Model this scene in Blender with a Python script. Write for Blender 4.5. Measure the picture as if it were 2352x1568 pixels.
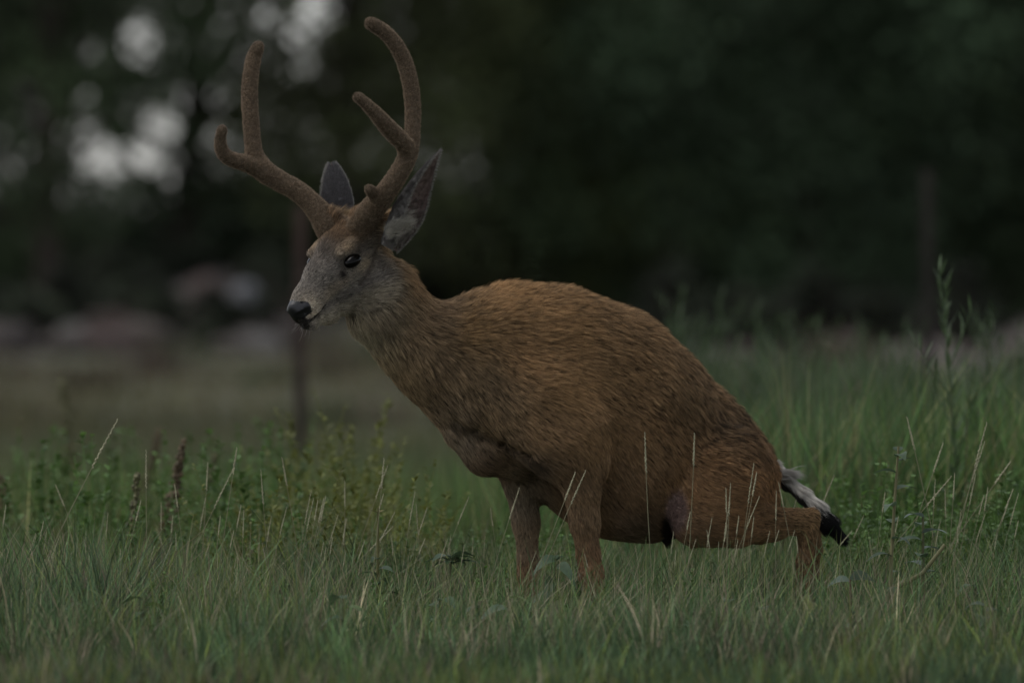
import bpy, math, random
import numpy as np
from mathutils import Vector, Matrix
rng = np.random.default_rng(7)
random.seed(7)
scene = bpy.context.scene
for o in list(bpy.data.objects):
    bpy.data.objects.remove(o, do_unlink=True)
COL = scene.collection

# ---------------------------------------------------------------- camera
CAMD, CAMH, LENS, PXW, PXH = 29.0, 0.79, 400.0, 2352.0, 1568.0
FPX = PXW * LENS / 36.0
cam_data = bpy.data.cameras.new('camera')
cam_data.lens = LENS
cam_data.sensor_width = 36.0
cam_data.clip_start = 0.5
cam_data.clip_end = 3000.0
cam_data.dof.use_dof = True
cam_data.dof.focus_distance = CAMD - 0.38
cam_data.dof.aperture_fstop = 4.1
cam = bpy.data.objects.new('camera', cam_data)
cam.location = (0, -CAMD, CAMH)
cam.rotation_euler = (math.radians(90), 0, 0)
COL.objects.link(cam)
scene.camera = cam

# ---------------------------------------------------------------- world, sun, exposure
SUN_EL, SUN_ROT = math.radians(62), math.radians(-88)     # dull evening: broad soft light from the side the deer faces
world = bpy.data.worlds.new('World')
scene.world = world
world.use_nodes = True
wn = world.node_tree
wn.nodes.clear()
sky = wn.nodes.new('ShaderNodeTexSky')
sky.sky_type = 'NISHITA'
sky.sun_disc = False
sky.sun_elevation = SUN_EL
sky.sun_rotation = SUN_ROT
sky.dust_density = 1.0
sky.ozone_density = 2.0
hsv = wn.nodes.new('ShaderNodeHueSaturation')
hsv.inputs['Saturation'].default_value = 0.25
bg = wn.nodes.new('ShaderNodeBackground')
bg.inputs['Strength'].default_value = 0.12
wo = wn.nodes.new('ShaderNodeOutputWorld')
wn.links.new(sky.outputs[0], hsv.inputs['Color'])
wn.links.new(hsv.outputs[0], bg.inputs['Color'])
wn.links.new(bg.outputs[0], wo.inputs['Surface'])
sun_data = bpy.data.lights.new('sun', 'SUN')
sun_data.energy = 1.0
sun_data.angle = math.radians(34)
sun_data.color = (1.0, 0.96, 0.9)
sun = bpy.data.objects.new('sun', sun_data)
# sky sun_rotation r: sun stands at azimuth with direction (sin r, cos r)
sd = Vector((math.sin(SUN_ROT) * math.cos(SUN_EL), math.cos(SUN_ROT) * math.cos(SUN_EL), math.sin(SUN_EL)))
sun.rotation_euler = sd.to_track_quat('Z', 'Y').to_euler()
sun.location = (0, 0, 30)
COL.objects.link(sun)
vs = scene.view_settings
vs.view_transform = 'Standard'
vs.look = 'None'
vs.gamma = 1.0
vs.use_curve_mapping = False
vs.exposure = 0.43
scene.render.engine = 'CYCLES'
cy = scene.cycles
cy.use_denoising = True
cy.denoising_prefilter = 'ACCURATE'
cy.use_adaptive_sampling = False
cy.max_bounces = 8
cy.diffuse_bounces = 3
cy.glossy_bounces = 3
cy.transmission_bounces = 6
cy.transparent_max_bounces = 8
try:
    scene.cycles_curves.shape = 'RIBBONS'
    scene.cycles_curves.subdivisions = 2
except Exception:
    pass

# ---------------------------------------------------------------- helpers
def W(px, py, y=0.0):
    """picture direction (2352 x 1568 frame) at distance y from the deer's plane -> world point"""
    s = (CAMD + y) / FPX
    return np.array([(px - PXW / 2) * s, y, CAMH + (PXH / 2 - py) * s])

def ground_z(x, y):
    """meadow: level round the deer, swelling gently towards the tree line"""
    x = np.asarray(x, dtype=float); y = np.asarray(y, dtype=float)
    t = np.clip((y - 18.0) / 55.0, 0, 1)
    rise = 0.62 * t * t * (3 - 2 * t)
    far = np.clip((y - 95.0) / 400.0, 0, 1) * 3.0
    bump = 0.02 * np.sin(x * 1.7 + y * 0.6) * np.cos(y * 1.1 - x * 0.4) + 0.05 * t * np.sin(x * 0.35 + 1.0 + y * 0.11)
    return rise + far + bump

def tag(o, label=None, cat=None, group=None, kind=None):
    if label: o['label'] = label
    if cat: o['category'] = cat
    if group: o['group'] = group
    if kind: o['kind'] = kind
    return o

def empty(name, loc=(0, 0, 0)):
    o = bpy.data.objects.new(name, None)
    o.empty_display_size = 0.1
    o.location = loc
    COL.objects.link(o)
    return o

def mesh_obj(name, me, mat=None, parent=None, loc=None):
    o = bpy.data.objects.new(name, me)
    COL.objects.link(o)
    if mat and not me.materials: me.materials.append(mat)
    if parent is not None: o.parent = parent
    if loc is not None: o.location = loc
    return o

def np_mesh(name, V, F, mat=None, col=None, smooth=True):
    """V (n,3); F (m,k) array of one face size or list of such arrays; col (n,3) vertex colours"""
    V = np.asarray(V, dtype=np.float32)
    Fs = F if isinstance(F, list) else [F]
    Fs = [np.asarray(f, dtype=np.int32) for f in Fs if len(f)]
    me = bpy.data.meshes.new(name)
    me.vertices.add(len(V))
    me.vertices.foreach_set('co', V.ravel())
    nl = sum(f.size for f in Fs)
    me.loops.add(nl)
    me.loops.foreach_set('vertex_index', np.concatenate([f.ravel() for f in Fs]))
    npoly = sum(len(f) for f in Fs)
    me.polygons.add(npoly)
    tot = np.concatenate([np.full(len(f), f.shape[1], dtype=np.int32) for f in Fs])
    start = np.concatenate([[0], np.cumsum(tot)[:-1]]).astype(np.int32)
    me.polygons.foreach_set('loop_start', start)
    me.polygons.foreach_set('use_smooth', np.full(npoly, smooth))
    me.update(calc_edges=True)
    if col is not None:
        a = me.attributes.new('tint', 'FLOAT_COLOR', 'POINT')
        c = np.ones((len(V), 4), dtype=np.float32)
        c[:, :3] = col
        a.data.foreach_set('color', c.ravel())
    if mat: me.materials.append(mat)
    return me

def new_mat(name):
    m = bpy.data.materials.new(name)
    m.use_nodes = True
    nt = m.node_tree
    nt.nodes.clear()
    out = nt.nodes.new('ShaderNodeOutputMaterial')
    return m, nt, out

def tint_mat(name, rough=0.7, spec=0.3, noise=0.0, nscale=60.0, transl=0.0, bump=0.0):
    """material whose colour is the mesh's own 'tint' attribute with a little grain"""
    m, nt, out = new_mat(name)
    at = nt.nodes.new('ShaderNodeAttribute'); at.attribute_name = 'tint'
    p = nt.nodes.new('ShaderNodeBsdfPrincipled')
    p.inputs['Roughness'].default_value = rough
    p.inputs['Specular IOR Level'].default_value = spec
    c = at.outputs['Color']
    if noise:
        tc = nt.nodes.new('ShaderNodeTexCoord')
        n = nt.nodes.new('ShaderNodeTexNoise'); n.inputs['Scale'].default_value = nscale; n.inputs['Detail'].default_value = 4
        nt.links.new(tc.outputs['Object'], n.inputs['Vector'])
        mr = nt.nodes.new('ShaderNodeMapRange'); mr.inputs['From Min'].default_value = 0.25; mr.inputs['From Max'].default_value = 0.75
        mr.inputs['To Min'].default_value = 1 - noise; mr.inputs['To Max'].default_value = 1 + noise
        nt.links.new(n.outputs['Fac'], mr.inputs['Value'])
        mx = nt.nodes.new('ShaderNodeMix'); mx.data_type = 'RGBA'; mx.blend_type = 'MULTIPLY'; mx.inputs['Factor'].default_value = 1
        nt.links.new(c, mx.inputs['A']); nt.links.new(mr.outputs[0], mx.inputs['B'])
        c = mx.outputs['Result']
        if bump:
            b = nt.nodes.new('ShaderNodeBump'); b.inputs['Strength'].default_value = bump; b.inputs['Distance'].default_value = 0.01
            nt.links.new(n.outputs['Fac'], b.inputs['Height']); nt.links.new(b.outputs[0], p.inputs['Normal'])
    nt.links.new(c, p.inputs['Base Color'])
    sh = p.outputs[0]
    if transl:
        t = nt.nodes.new('ShaderNodeBsdfTranslucent'); nt.links.new(c, t.inputs['Color'])
        ms = nt.nodes.new('ShaderNodeMixShader'); ms.inputs[0].default_value = transl
        nt.links.new(sh, ms.inputs[1]); nt.links.new(t.outputs[0], ms.inputs[2]); sh = ms.outputs[0]
    nt.links.new(sh, out.inputs['Surface'])
    return m

def hair_mat(name, rough=0.35, rrough=0.5):
    m, nt, out = new_mat(name)
    at = nt.nodes.new('ShaderNodeAttribute'); at.attribute_name = 'tint'
    h = nt.nodes.new('ShaderNodeBsdfPrincipled')
    nt.links.new(at.outputs['Color'], h.inputs['Base Color'])
    h.inputs['Roughness'].default_value = 0.55
    h.inputs['Specular IOR Level'].default_value = 0.25
    t = nt.nodes.new('ShaderNodeBsdfTranslucent'); nt.links.new(at.outputs['Color'], t.inputs['Color'])
    ms = nt.nodes.new('ShaderNodeMixShader'); ms.inputs[0].default_value = 0.3
    nt.links.new(h.outputs[0], ms.inputs[1]); nt.links.new(t.outputs[0], ms.inputs[2])
    nt.links.new(ms.outputs[0], out.inputs['Surface'])
    return m

def nrm(v):
    return v / np.maximum(np.linalg.norm(v, axis=-1, keepdims=True), 1e-9)

# ---------------------------------------------------------------- implicit bodies -> one continuous mesh
class Implicit:
    """smooth union of tapering capsules, sampled on a grid and meshed as one closed surface"""
    def __init__(self, lo, hi, h):
        self.h = h; self.lo = np.array(lo, dtype=np.float64)
        self.n = np.ceil((np.array(hi) - self.lo) / h).astype(int) + 1
        self.D = np.full(self.n, 0.08, dtype=np.float32)
        self.ax = [self.lo[i] + h * np.arange(self.n[i]) for i in range(3)]
    def cap(self, a, b, ra, rb, k=0.02, R=None, o=None, sc=(1, 1, 1), cut=False):
        """capsule a-b with radii ra, rb; R/o: own axes (rows) and origin; sc: widening of each own axis"""
        a = np.asarray(a, float); b = np.asarray(b, float); sc = np.asarray(sc, float)
        if R is None: R = np.eye(3); o = np.zeros(3)
        wa = a @ R + o; wb = b @ R + o
        rm = max(ra, rb) * sc.max() + k + 0.03
        lo = np.minimum(wa, wb) - rm; hi = np.maximum(wa, wb) + rm
        i0 = np.clip(np.floor((lo - self.lo) / self.h).astype(int), 0, self.n - 1)
        i1 = np.clip(np.ceil((hi - self.lo) / self.h).astype(int) + 1, 1, self.n)
        if np.any(i1 <= i0): return
        X, Y, Z = np.meshgrid(*[self.ax[i][i0[i]:i1[i]].astype(np.float32) for i in range(3)], indexing='ij')
        X = X - o[0]; Y = Y - o[1]; Z = Z - o[2]
        q = [(X * R[i, 0] + Y * R[i, 1] + Z * R[i, 2]) / sc[i] for i in range(3)]
        A = a / sc; B = b / sc; d = B - A; L = max(float(d @ d), 1e-12)
        t = np.clip(((q[0] - A[0]) * d[0] + (q[1] - A[1]) * d[1] + (q[2] - A[2]) * d[2]) / L, 0, 1)
        dist = np.sqrt((q[0] - A[0] - t * d[0]) ** 2 + (q[1] - A[1] - t * d[1]) ** 2 + (q[2] - A[2] - t * d[2]) ** 2) - (ra + t * (rb - ra))
        dist = dist * min(1.0, sc.min())
        S = (slice(i0[0], i1[0]), slice(i0[1], i1[1]), slice(i0[2], i1[2]))
        D = self.D[S]
        if cut:
            e = -dist
            hh = np.clip(0.5 - 0.5 * (e - D) / k * -1, 0, 1)
            self.D[S] = e * hh + D * (1 - hh) + k * hh * (1 - hh)
        else:
            hh = np.clip(0.5 + 0.5 * (D - dist) / k, 0, 1)
            self.D[S] = D * (1 - hh) + dist * hh - k * hh * (1 - hh)
    def chain(self, pts, k=0.02, R=None, o=None, sc=(1, 1, 1), cut=False):
        for (p, r), (p2, r2) in zip(pts[:-1], pts[1:]):
            self.cap(p, p2, r, r2, k, R, o, sc, cut)
    def mesh(self, smooth=2):
        D = self.D; ins = D < 0; n = self.n
        c = np.zeros(tuple(n - 1), dtype=np.int8)
        offs = [(i, j, k) for i in (0, 1) for j in (0, 1) for k in (0, 1)]
        for (i, j, k) in offs:
            c += ins[i:n[0] - 1 + i, j:n[1] - 1 + j, k:n[2] - 1 + k]
        act = (c > 0) & (c < 8)
        I = np.argwhere(act)
        idx = np.full(act.shape, -1, dtype=np.int64); idx[act] = np.arange(len(I))
        acc = np.zeros((len(I), 3)); cnt = np.zeros(len(I))
        for p in offs:
            for ax in range(3):
                if p[ax]: continue
                q = list(p); q[ax] = 1
                da = D[I[:, 0] + p[0], I[:, 1] + p[1], I[:, 2] + p[2]].astype(float)
                db = D[I[:, 0] + q[0], I[:, 1] + q[1], I[:, 2] + q[2]].astype(float)
                m = (da < 0) != (db < 0)
                t = np.where(m, da / np.where(m, da - db, 1), 0)
                pt = np.tile(np.array(p, float), (len(I), 1)); pt[:, ax] += t
                acc[m] += pt[m]; cnt[m] += 1
        V = self.lo + self.h * (I + acc / cnt[:, None])
        quads = []
        for ax in range(3):
            s0 = [slice(None)] * 3; s1 = [slice(None)] * 3
            s0[ax] = slice(0, n[ax] - 1); s1[ax] = slice(1, n[ax])
            a, b = ins[tuple(s0)], ins[tuple(s1)]
            u, v = (ax + 1) % 3, (ax + 2) % 3
            E = np.argwhere(a != b)
            ok = (E[:, u] > 0) & (E[:, v] > 0) & (E[:, u] < n[u] - 1) & (E[:, v] < n[v] - 1)
            E = E[ok]; flip = a[tuple(E.T)]
            def cell(du, dv):
                e = E.copy(); e[:, u] -= du; e[:, v] -= dv
                return idx[tuple(e.T)]
            q = np.stack([cell(1, 1), cell(0, 1), cell(0, 0), cell(1, 0)], 1)
            q[~flip] = q[~flip][:, ::-1]
            quads.append(q)
        Q = np.concatenate(quads)
        Q = Q[(Q >= 0).all(1)]
        # a little relaxation, then vertex normals
        e = np.concatenate([Q[:, [0, 1]], Q[:, [1, 2]], Q[:, [2, 3]], Q[:, [3, 0]]])
        deg = np.bincount(e[:, 0], minlength=len(V)).astype(float)
        for _ in range(smooth):
            s = np.stack([np.bincount(e[:, 0], weights=V[e[:, 1], i], minlength=len(V)) for i in range(3)], 1)
            V = 0.5 * V + 0.5 * s / np.maximum(deg, 1)[:, None]
        fn = np.cross(V[Q[:, 2]] - V[Q[:, 0]], V[Q[:, 3]] - V[Q[:, 1]])
        N = np.zeros_like(V)
        for i in range(4):
            for j in range(3):
                N[:, j] += np.bincount(Q[:, i], weights=fn[:, j], minlength=len(V))
        return V, Q, nrm(N)

def sample_surface(V, Q, N, n, dens=None):
    tri = np.concatenate([Q[:, [0, 1, 2]], Q[:, [0, 2, 3]]])
    ar = 0.5 * np.linalg.norm(np.cross(V[tri[:, 1]] - V[tri[:, 0]], V[tri[:, 2]] - V[tri[:, 0]]), axis=1)
    if dens is not None: ar = ar * dens[tri].mean(1)
    cum = np.cumsum(ar); k = np.searchsorted(cum, rng.random(n) * cum[-1])
    k = np.clip(k, 0, len(tri) - 1)
    a, b = rng.random(n), rng.random(n)
    f = a + b > 1; a[f] = 1 - a[f]; b[f] = 1 - b[f]
    w = np.stack([1 - a - b, a, b], 1)
    T = tri[k]
    return (V[T] * w[:, :, None]).sum(1), nrm((N[T] * w[:, :, None]).sum(1))

def hair_object(name, P, COLR, radius, mat, parent):
    """P (n,k,3) strands, COLR (n,k,3), radius (n,k)"""
    n, k = P.shape[:2]
    hc = bpy.data.hair_curves.new(name)
    hc.add_curves([k] * n)
    hc.attributes['position'].data.foreach_set('vector', P.astype(np.float32).ravel()) if 'position' in hc.attributes else hc.points.foreach_set('position', P.astype(np.float32).ravel())
    ra = hc.attributes.get('radius') or hc.attributes.new('radius', 'FLOAT', 'POINT')
    ra.data.foreach_set('value', radius.astype(np.float32).ravel())
    ta = hc.attributes.new('tint', 'FLOAT_COLOR', 'POINT')
    c = np.ones((n * k, 4), dtype=np.float32); c[:, :3] = np.clip(COLR, 0.002, 0.95).reshape(-1, 3)
    ta.data.foreach_set('color', c.ravel())
    hc.materials.append(mat)
    o = bpy.data.objects.new(name, hc)
    COL.objects.link(o)
    o.parent = parent
    return o

def grow(C, Nn, D, L, col, per, spread, lift, thick, tipdark=0.5, rootdark=0.6, jit=0.25, clump=0.6, segs=4, cvar=0.16, darkp=0.0):
    """tufts: C tuft roots, Nn normals, D lie of the coat, L lengths, col colours -> strands"""
    m = len(C)
    D = nrm(D - Nn * (D * Nn).sum(1, keepdims=True))
    S = np.cross(Nn, D)
    tuft_dir = nrm(D + S * rng.normal(0, jit, (m, 1)))
    tuft_tip = C + (tuft_dir * np.cos(lift)[:, None] + Nn * np.sin(lift)[:, None]) * L[:, None]
    tuft_col = col * np.exp(rng.normal(0, cvar, (m, 1)))
    i = np.repeat(np.arange(m), per)
    a = rng.normal(0, 1, (len(i), 2)) * spread[i][:, None]
    root = C[i] + D[i] * a[:, :1] + S[i] * a[:, 1:]
    hd = nrm(tuft_dir[i] + S[i] * rng.normal(0, jit * 0.5, (len(i), 1)))
    hl = L[i] * rng.uniform(0.65, 1.1, len(i))
    hlift = np.clip(lift[i] * rng.uniform(0.5, 1.5, len(i)), 0, 1.2)
    tip = root + (hd * np.cos(hlift)[:, None] + Nn[i] * np.sin(hlift)[:, None]) * hl[:, None]
    cl_ = np.broadcast_to(np.asarray(clump, float), (m,))[i][:, None]
    tip = tip * (1 - cl_) + (tuft_tip[i] + (root - C[i]) * 0.15) * cl_
    t = np.linspace(0, 1, segs)
    # rises from the skin, then bends over
    mid = root + Nn[i] * (hl * (0.10 + 0.35 * np.sin(hlift)))[:, None] + (tip - root) * 0.42
    P = root[:, None] * ((1 - t) ** 2)[None, :, None] + mid[:, None] * (2 * t * (1 - t))[None, :, None] + tip[:, None] * (t ** 2)[None, :, None]
    c = tuft_col[i] * np.exp(rng.normal(0, cvar * 0.8, (len(i), 1)))
    dp_ = np.broadcast_to(np.asarray(darkp, float), (m,))[i][:, None]
    c = c * np.where(rng.random((len(i), 1)) < dp_, 0.38, 1.0)
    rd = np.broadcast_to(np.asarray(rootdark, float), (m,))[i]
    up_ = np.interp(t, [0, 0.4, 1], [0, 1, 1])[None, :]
    shade = (rd[:, None] * (1 - up_) + up_) * np.interp(t, [0, .7, 1], [1, 1, tipdark])[None, :]  # roots darkened in colour to stand for shade between the tufts
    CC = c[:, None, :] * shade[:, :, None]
    rad = thick[i][:, None] * np.interp(t, [0, 0.5, 1], [1, 0.85, 0.15])[None]
    return P, CC, rad

def idw(keys, P2, p=3.0, eps=400.0):
    """keys: rows px,py,values...; P2 (n,2) pixel positions"""
    K = np.array(keys, float)
    d2 = ((P2[:, None, :] - K[None, :, :2]) ** 2).sum(2) + eps
    w = d2 ** (-p / 2)
    return (w[:, :, None] * K[None, :, 2:]).sum(1) / w.sum(1, keepdims=True)

def to_px(P):
    s = FPX / (CAMD + P[:, 1])
    return np.stack([PXW / 2 + P[:, 0] * s, PXH / 2 - (P[:, 2] - CAMH) * s], 1)
# ================================================================ the deer
PX = 1.0 / 901.1
M_coat = hair_mat('deer_coat')
M_skin = tint_mat('deer_skin', rough=0.75, spec=0.2, noise=0.25, nscale=90, bump=0.2)
deer = empty('deer', (float(W(1380, 1496)[0]), 0, 0))
tag(deer, 'brown mule deer buck with velvet antlers squatting in the meadow grass', 'deer')
ROOT = np.array(deer.location)

# head axes: forward (to the nose), up, side (towards the viewer's side)
HEAD = math.radians(45.5); PIT = math.radians(28)
hh_ = np.array([-math.cos(HEAD), -math.sin(HEAD), 0])
hf = np.array([hh_[0] * math.cos(PIT), hh_[1] * math.cos(PIT), -math.sin(PIT)])
hu = np.array([hh_[0] * math.sin(PIT), hh_[1] * math.sin(PIT), math.cos(PIT)])
hr = np.array([math.sin(HEAD), -math.cos(HEAD), 0])
HR = np.stack([hf, hu, hr])                    # rows
HO = W(765, 600, -0.26)
def HL(f, u, r=0.0): return np.array([f, u, r])
def HW(f, u, r=0.0): return HO + f * hf + u * hu + r * hr

im = Implicit((-0.66, -0.62, -0.03), (0.86, 0.62, 1.18), 0.0052)
def C(lst, k=0.03, fy=1.0, near=0.0):
    pts = [(W(p[0], p[1], p[2]), p[3] * PX) for p in lst]
    for (a, ra), (b, rb) in zip(pts[:-1], pts[1:]):
        m = 0.5 * (a + b)
        im.cap(a - m, b - m, ra, rb, k, np.eye(3), m, (1, fy, 1))
# trunk
C([(1160, 850, -0.10, 180), (1270, 872, -0.05, 212), (1385, 928, 0.01, 222), (1470, 990, 0.06, 188), (1592, 1062, 0.13, 140), (1690, 1104, 0.19, 88)], 0.05, 0.76)
C([(1100, 768, -0.09, 92), (1185, 742, -0.05, 84), (1300, 762, 0, 86), (1420, 800, 0.06, 88), (1520, 880, 0.10, 92), (1620, 975, 0.15, 84), (1700, 1060, 0.19, 76)], 0.04, 0.95)
C([(1330, 1000, -0.02, 170), (1420, 1055, 0.03, 172), (1500, 1090, 0.08, 140), (1570, 1100, 0.12, 120)], 0.05, 0.86)
C([(1415, 1168, 0.03, 60), (1490, 1162, 0.08, 62)], 0.04, 0.95)
# neck
C([(874, 672, -0.20, 74), (888, 706, -0.19, 80), (936, 774, -0.17, 78), (1002, 817, -0.15, 108), (1084, 862, -0.12, 146)], 0.05, 0.88)
# brisket, kept apart from the shoulder by a crease
C([(1062, 985, -0.13, 52), (1120, 1030, -0.12, 64), (1190, 1048, -0.10, 56), (1265, 1062, -0.07, 48)], 0.012, 1.1)
# near shoulder and foreleg
C([(1165, 800, -0.17, 96), (1235, 930, -0.21, 104), (1295, 1010, -0.215, 92), (1335, 1075, -0.21, 60)], 0.045, 0.72)
C([(1325, 1080, -0.21, 58), (1336, 1120, -0.21, 46), (1343, 1200, -0.21, 36), (1351, 1270, -0.21, 28), (1358, 1318, -0.21, 30), (1364, 1350, -0.21, 23), (1375, 1390, -0.21, 18), (1388, 1440, -0.21, 18), (1393, 1456, -0.21, 21), (1398, 1474, -0.215, 18)], 0.012, 0.85)
# far foreleg
C([(1180, 1000, -0.03, 80), (1192, 1060, -0.03, 60), (1200, 1110, -0.03, 46), (1208, 1200, -0.03, 32), (1213, 1285, -0.03, 25), (1213, 1320, -0.03, 26), (1211, 1360, -0.03, 19), (1206, 1430, -0.03, 17), (1204, 1450, -0.03, 20), (1198, 1470, -0.03, 17)], 0.014, 0.85)
# near hind: thigh, gaskin, hock, cannon
C([(1672, 1075, 0.03, 100), (1655, 1130, -0.02, 100), (1625, 1180, -0.05, 72), (1590, 1196, -0.06, 54)], 0.024, 0.75)
C([(1720, 1100, 0.10, 74), (1735, 1150, 0.08, 60)], 0.035, 0.9)
C([(1598, 1196, -0.055, 54), (1690, 1200, -0.02, 56), (1770, 1203, 0.015, 39), (1830, 1197, 0.045, 28), (1856, 1192, 0.055, 27)], 0.016, 0.8)
C([(1858, 1190, 0.055, 25), (1855, 1230, 0.055, 23), (1848, 1290, 0.055, 20), (1843, 1350, 0.055, 19), (1840, 1425, 0.055, 18), (1838, 1446, 0.055, 21), (1828, 1470, 0.05, 17)], 0.012, 0.85)
C([(1869, 1178, 0.055, 13), (1862, 1215, 0.055, 16)], 0.012, 0.85)
# far hind leg
C([(1690, 1090, 0.25, 90), (1660, 1150, 0.30, 80), (1640, 1180, 0.32, 54), (1740, 1200, 0.31, 48), (1830, 1196, 0.30, 30), (1864, 1200, 0.30, 24), (1868, 1260, 0.30, 20), (1862, 1330, 0.30, 20), (1856, 1425, 0.30, 18), (1852, 1445, 0.30, 20), (1842, 1470, 0.30, 17)], 0.018, 0.85)
# groin: bare skin bulge and sheath
C([(1560, 1150, 0.02, 40), (1566, 1195, 0.03, 34)], 0.012)
C([(1527, 1195, 0.06, 19), (1530, 1245, 0.05, 12)], 0.008)
C([(1575, 1225, 0.08, 20), (1590, 1248, 0.08, 13)], 0.008)
# head
def H(lst, k=0.015, sc=(1, 1, 1), cut=False):
    for (a, ra), (b, rb) in zip([(HL(*p[:3]), p[3]) for p in lst[:-1]], [(HL(*p[:3]), p[3]) for p in lst[1:]]):
        m = 0.5 * (a + b)
        im.cap(a - m, b - m, ra, rb, k, HR, HO + m @ HR, sc, cut)
H([(-0.085, 0.012, 0, 0.056), (-0.03, 0.012, 0, 0.058)], 0.02, (1, 1, 1.0))                      # cranium
H([(-0.03, -0.01, 0, 0.062), (0.05, -0.022, 0, 0.050), (0.12, -0.044, 0, 0.039), (0.160, -0.054, 0, 0.034)], 0.02, (1, 1, 1.0))
H([(0.0, 0.022, 0, 0.030), (0.07, 0.0, 0, 0.022), (0.14, -0.022, 0, 0.017), (0.178, -0.036, 0, 0.017)], 0.014, (1, 1, 1.1))   # bridge
H([(-0.055, -0.062, 0, 0.054), (0.01, -0.090, 0, 0.042), (0.085, -0.101, 0, 0.027), (0.145, -0.098, 0, 0.021), (0.163, -0.094, 0, 0.017)], 0.014, (1, 1, 0.9))  # jaw
H([(-0.1, -0.05, 0, 0.058), (-0.03, -0.045, 0, 0.06)], 0.03, (1, 1, 0.9))                      # cheeks
for s in (1, -1):
    H([(-0.026, 0.027, s * 0.058, 0.020), (0.012, 0.027, s * 0.052, 0.016)], 0.012)              # brow
    H([(-0.02, -0.024, s * 0.054, 0.016), (0.03, -0.028, s * 0.044, 0.014)], 0.012)              # cheekbone
    H([(-0.075, 0.045, s * 0.045, 0.030), (-0.088, 0.075, s * 0.055, 0.027)], 0.014)             # pedicle
    H([(-0.115, 0.018, s * 0.052, 0.028), (-0.14, 0.035, s * 0.080, 0.027)], 0.02)               # ear root
    H([(0.160, -0.046, s * 0.026, 0.016), (0.180, -0.050, s * 0.017, 0.014)], 0.008)             # nostril wing
    H([(0.135, -0.066, s * 0.024, 0.018), (0.166, -0.074, s * 0.014, 0.016)], 0.008)             # upper lip
H([(0.172, -0.040, 0, 0.016), (0.180, -0.060, 0, 0.016)], 0.008)                                  # nose pad
for s in (1, -1):
    H([(-0.011, 0.000, s * 0.093, 0.022), (0.011, -0.003, s * 0.090, 0.020)], 0.005, cut=True)      # eye socket
    H([(0.026, -0.012, s * 0.066, 0.006), (0.040, -0.022, s * 0.058, 0.004)], 0.005, cut=True)    # tear pit
    H([(0.194, -0.056, s * 0.020, 0.0055), (0.178, -0.056, s * 0.034, 0.006), (0.166, -0.050, s * 0.041, 0.005)], 0.004, cut=True)   # nostril
    H([(0.176, -0.090, s * 0.020, 0.005), (0.130, -0.083, s * 0.037, 0.0065), (0.102, -0.072, s * 0.044, 0.005)], 0.003, cut=True)  # mouth line
# the crease itself
for (a, b) in zip([(1030, 960), (1085, 988), (1150, 1020)], [(1085, 988), (1150, 1020), (1212, 1047)]):
    pa, pb = W(a[0], a[1], -0.28), W(b[0], b[1], -0.28); m = (pa + pb) / 2
    im.cap(pa - m, pb - m, 0.0050, 0.0055, 0.012, np.eye(3), m, (1, 12, 1), cut=True)
BV, BQ, BN = im.mesh(smooth=2)

_px = to_px(BV)
_sh = idw([(870,690,.014),(900,640,.012),(930,860,.016),(1000,930,.013),(960,740,.014),(1100,700,.012),(1200,680,.022),(1350,720,.028),(1500,800,.030),(1620,900,.024),(1720,1020,.012),(1790,1110,.008),(1300,950,.010),(1450,1200,.008),(1600,1200,.006),(1340,1180,.006),(1360,1350,.004),(1210,1250,.005),(1850,1280,.005),(1100,1060,.008),(700,650,.0045),(800,600,.004),(760,560,.004)], _px, 3.5, 900)[:, 0]
_hl = np.linalg.norm((BV - HO) @ HR.T, axis=1)
_sh = np.where(_hl < .20, np.minimum(_sh, .004 + .05 * np.clip(_hl - .15, 0, 1)), _sh)
BV = BV - BN * _sh[:, None]
def head_local(P):
    return (P - HO) @ HR.T

HEADKEY_F = 0.0
# coat colour keys: px, py, r, g, b   (sampled over the flank; linear base colours)
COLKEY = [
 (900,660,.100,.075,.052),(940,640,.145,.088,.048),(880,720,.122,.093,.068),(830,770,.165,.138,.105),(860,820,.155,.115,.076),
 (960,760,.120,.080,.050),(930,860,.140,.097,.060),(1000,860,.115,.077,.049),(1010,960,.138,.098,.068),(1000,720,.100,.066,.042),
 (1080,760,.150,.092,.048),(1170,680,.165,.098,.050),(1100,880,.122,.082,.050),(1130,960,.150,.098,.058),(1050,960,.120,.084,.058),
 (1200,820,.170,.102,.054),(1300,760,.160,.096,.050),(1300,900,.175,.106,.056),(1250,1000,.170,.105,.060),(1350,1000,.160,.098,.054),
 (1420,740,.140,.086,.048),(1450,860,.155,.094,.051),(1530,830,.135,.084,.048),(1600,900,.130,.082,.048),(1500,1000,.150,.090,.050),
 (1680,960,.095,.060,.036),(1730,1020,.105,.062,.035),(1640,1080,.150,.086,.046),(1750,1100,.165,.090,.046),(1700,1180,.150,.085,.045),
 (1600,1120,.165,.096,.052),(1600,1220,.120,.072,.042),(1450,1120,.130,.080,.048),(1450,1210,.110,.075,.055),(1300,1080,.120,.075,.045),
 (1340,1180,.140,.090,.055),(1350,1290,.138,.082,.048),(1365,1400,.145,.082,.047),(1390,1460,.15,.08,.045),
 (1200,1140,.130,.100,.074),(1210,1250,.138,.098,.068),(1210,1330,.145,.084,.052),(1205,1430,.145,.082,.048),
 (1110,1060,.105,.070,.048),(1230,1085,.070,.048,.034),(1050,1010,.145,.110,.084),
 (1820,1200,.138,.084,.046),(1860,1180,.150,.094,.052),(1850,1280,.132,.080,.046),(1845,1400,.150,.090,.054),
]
COLKEY = [(a, b, r * 1.2, g * 1.2, bl * 1.2) if a < 1060 and b < 1000 else (a, b, r, g, bl) for a, b, r, g, bl in COLKEY]
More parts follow.
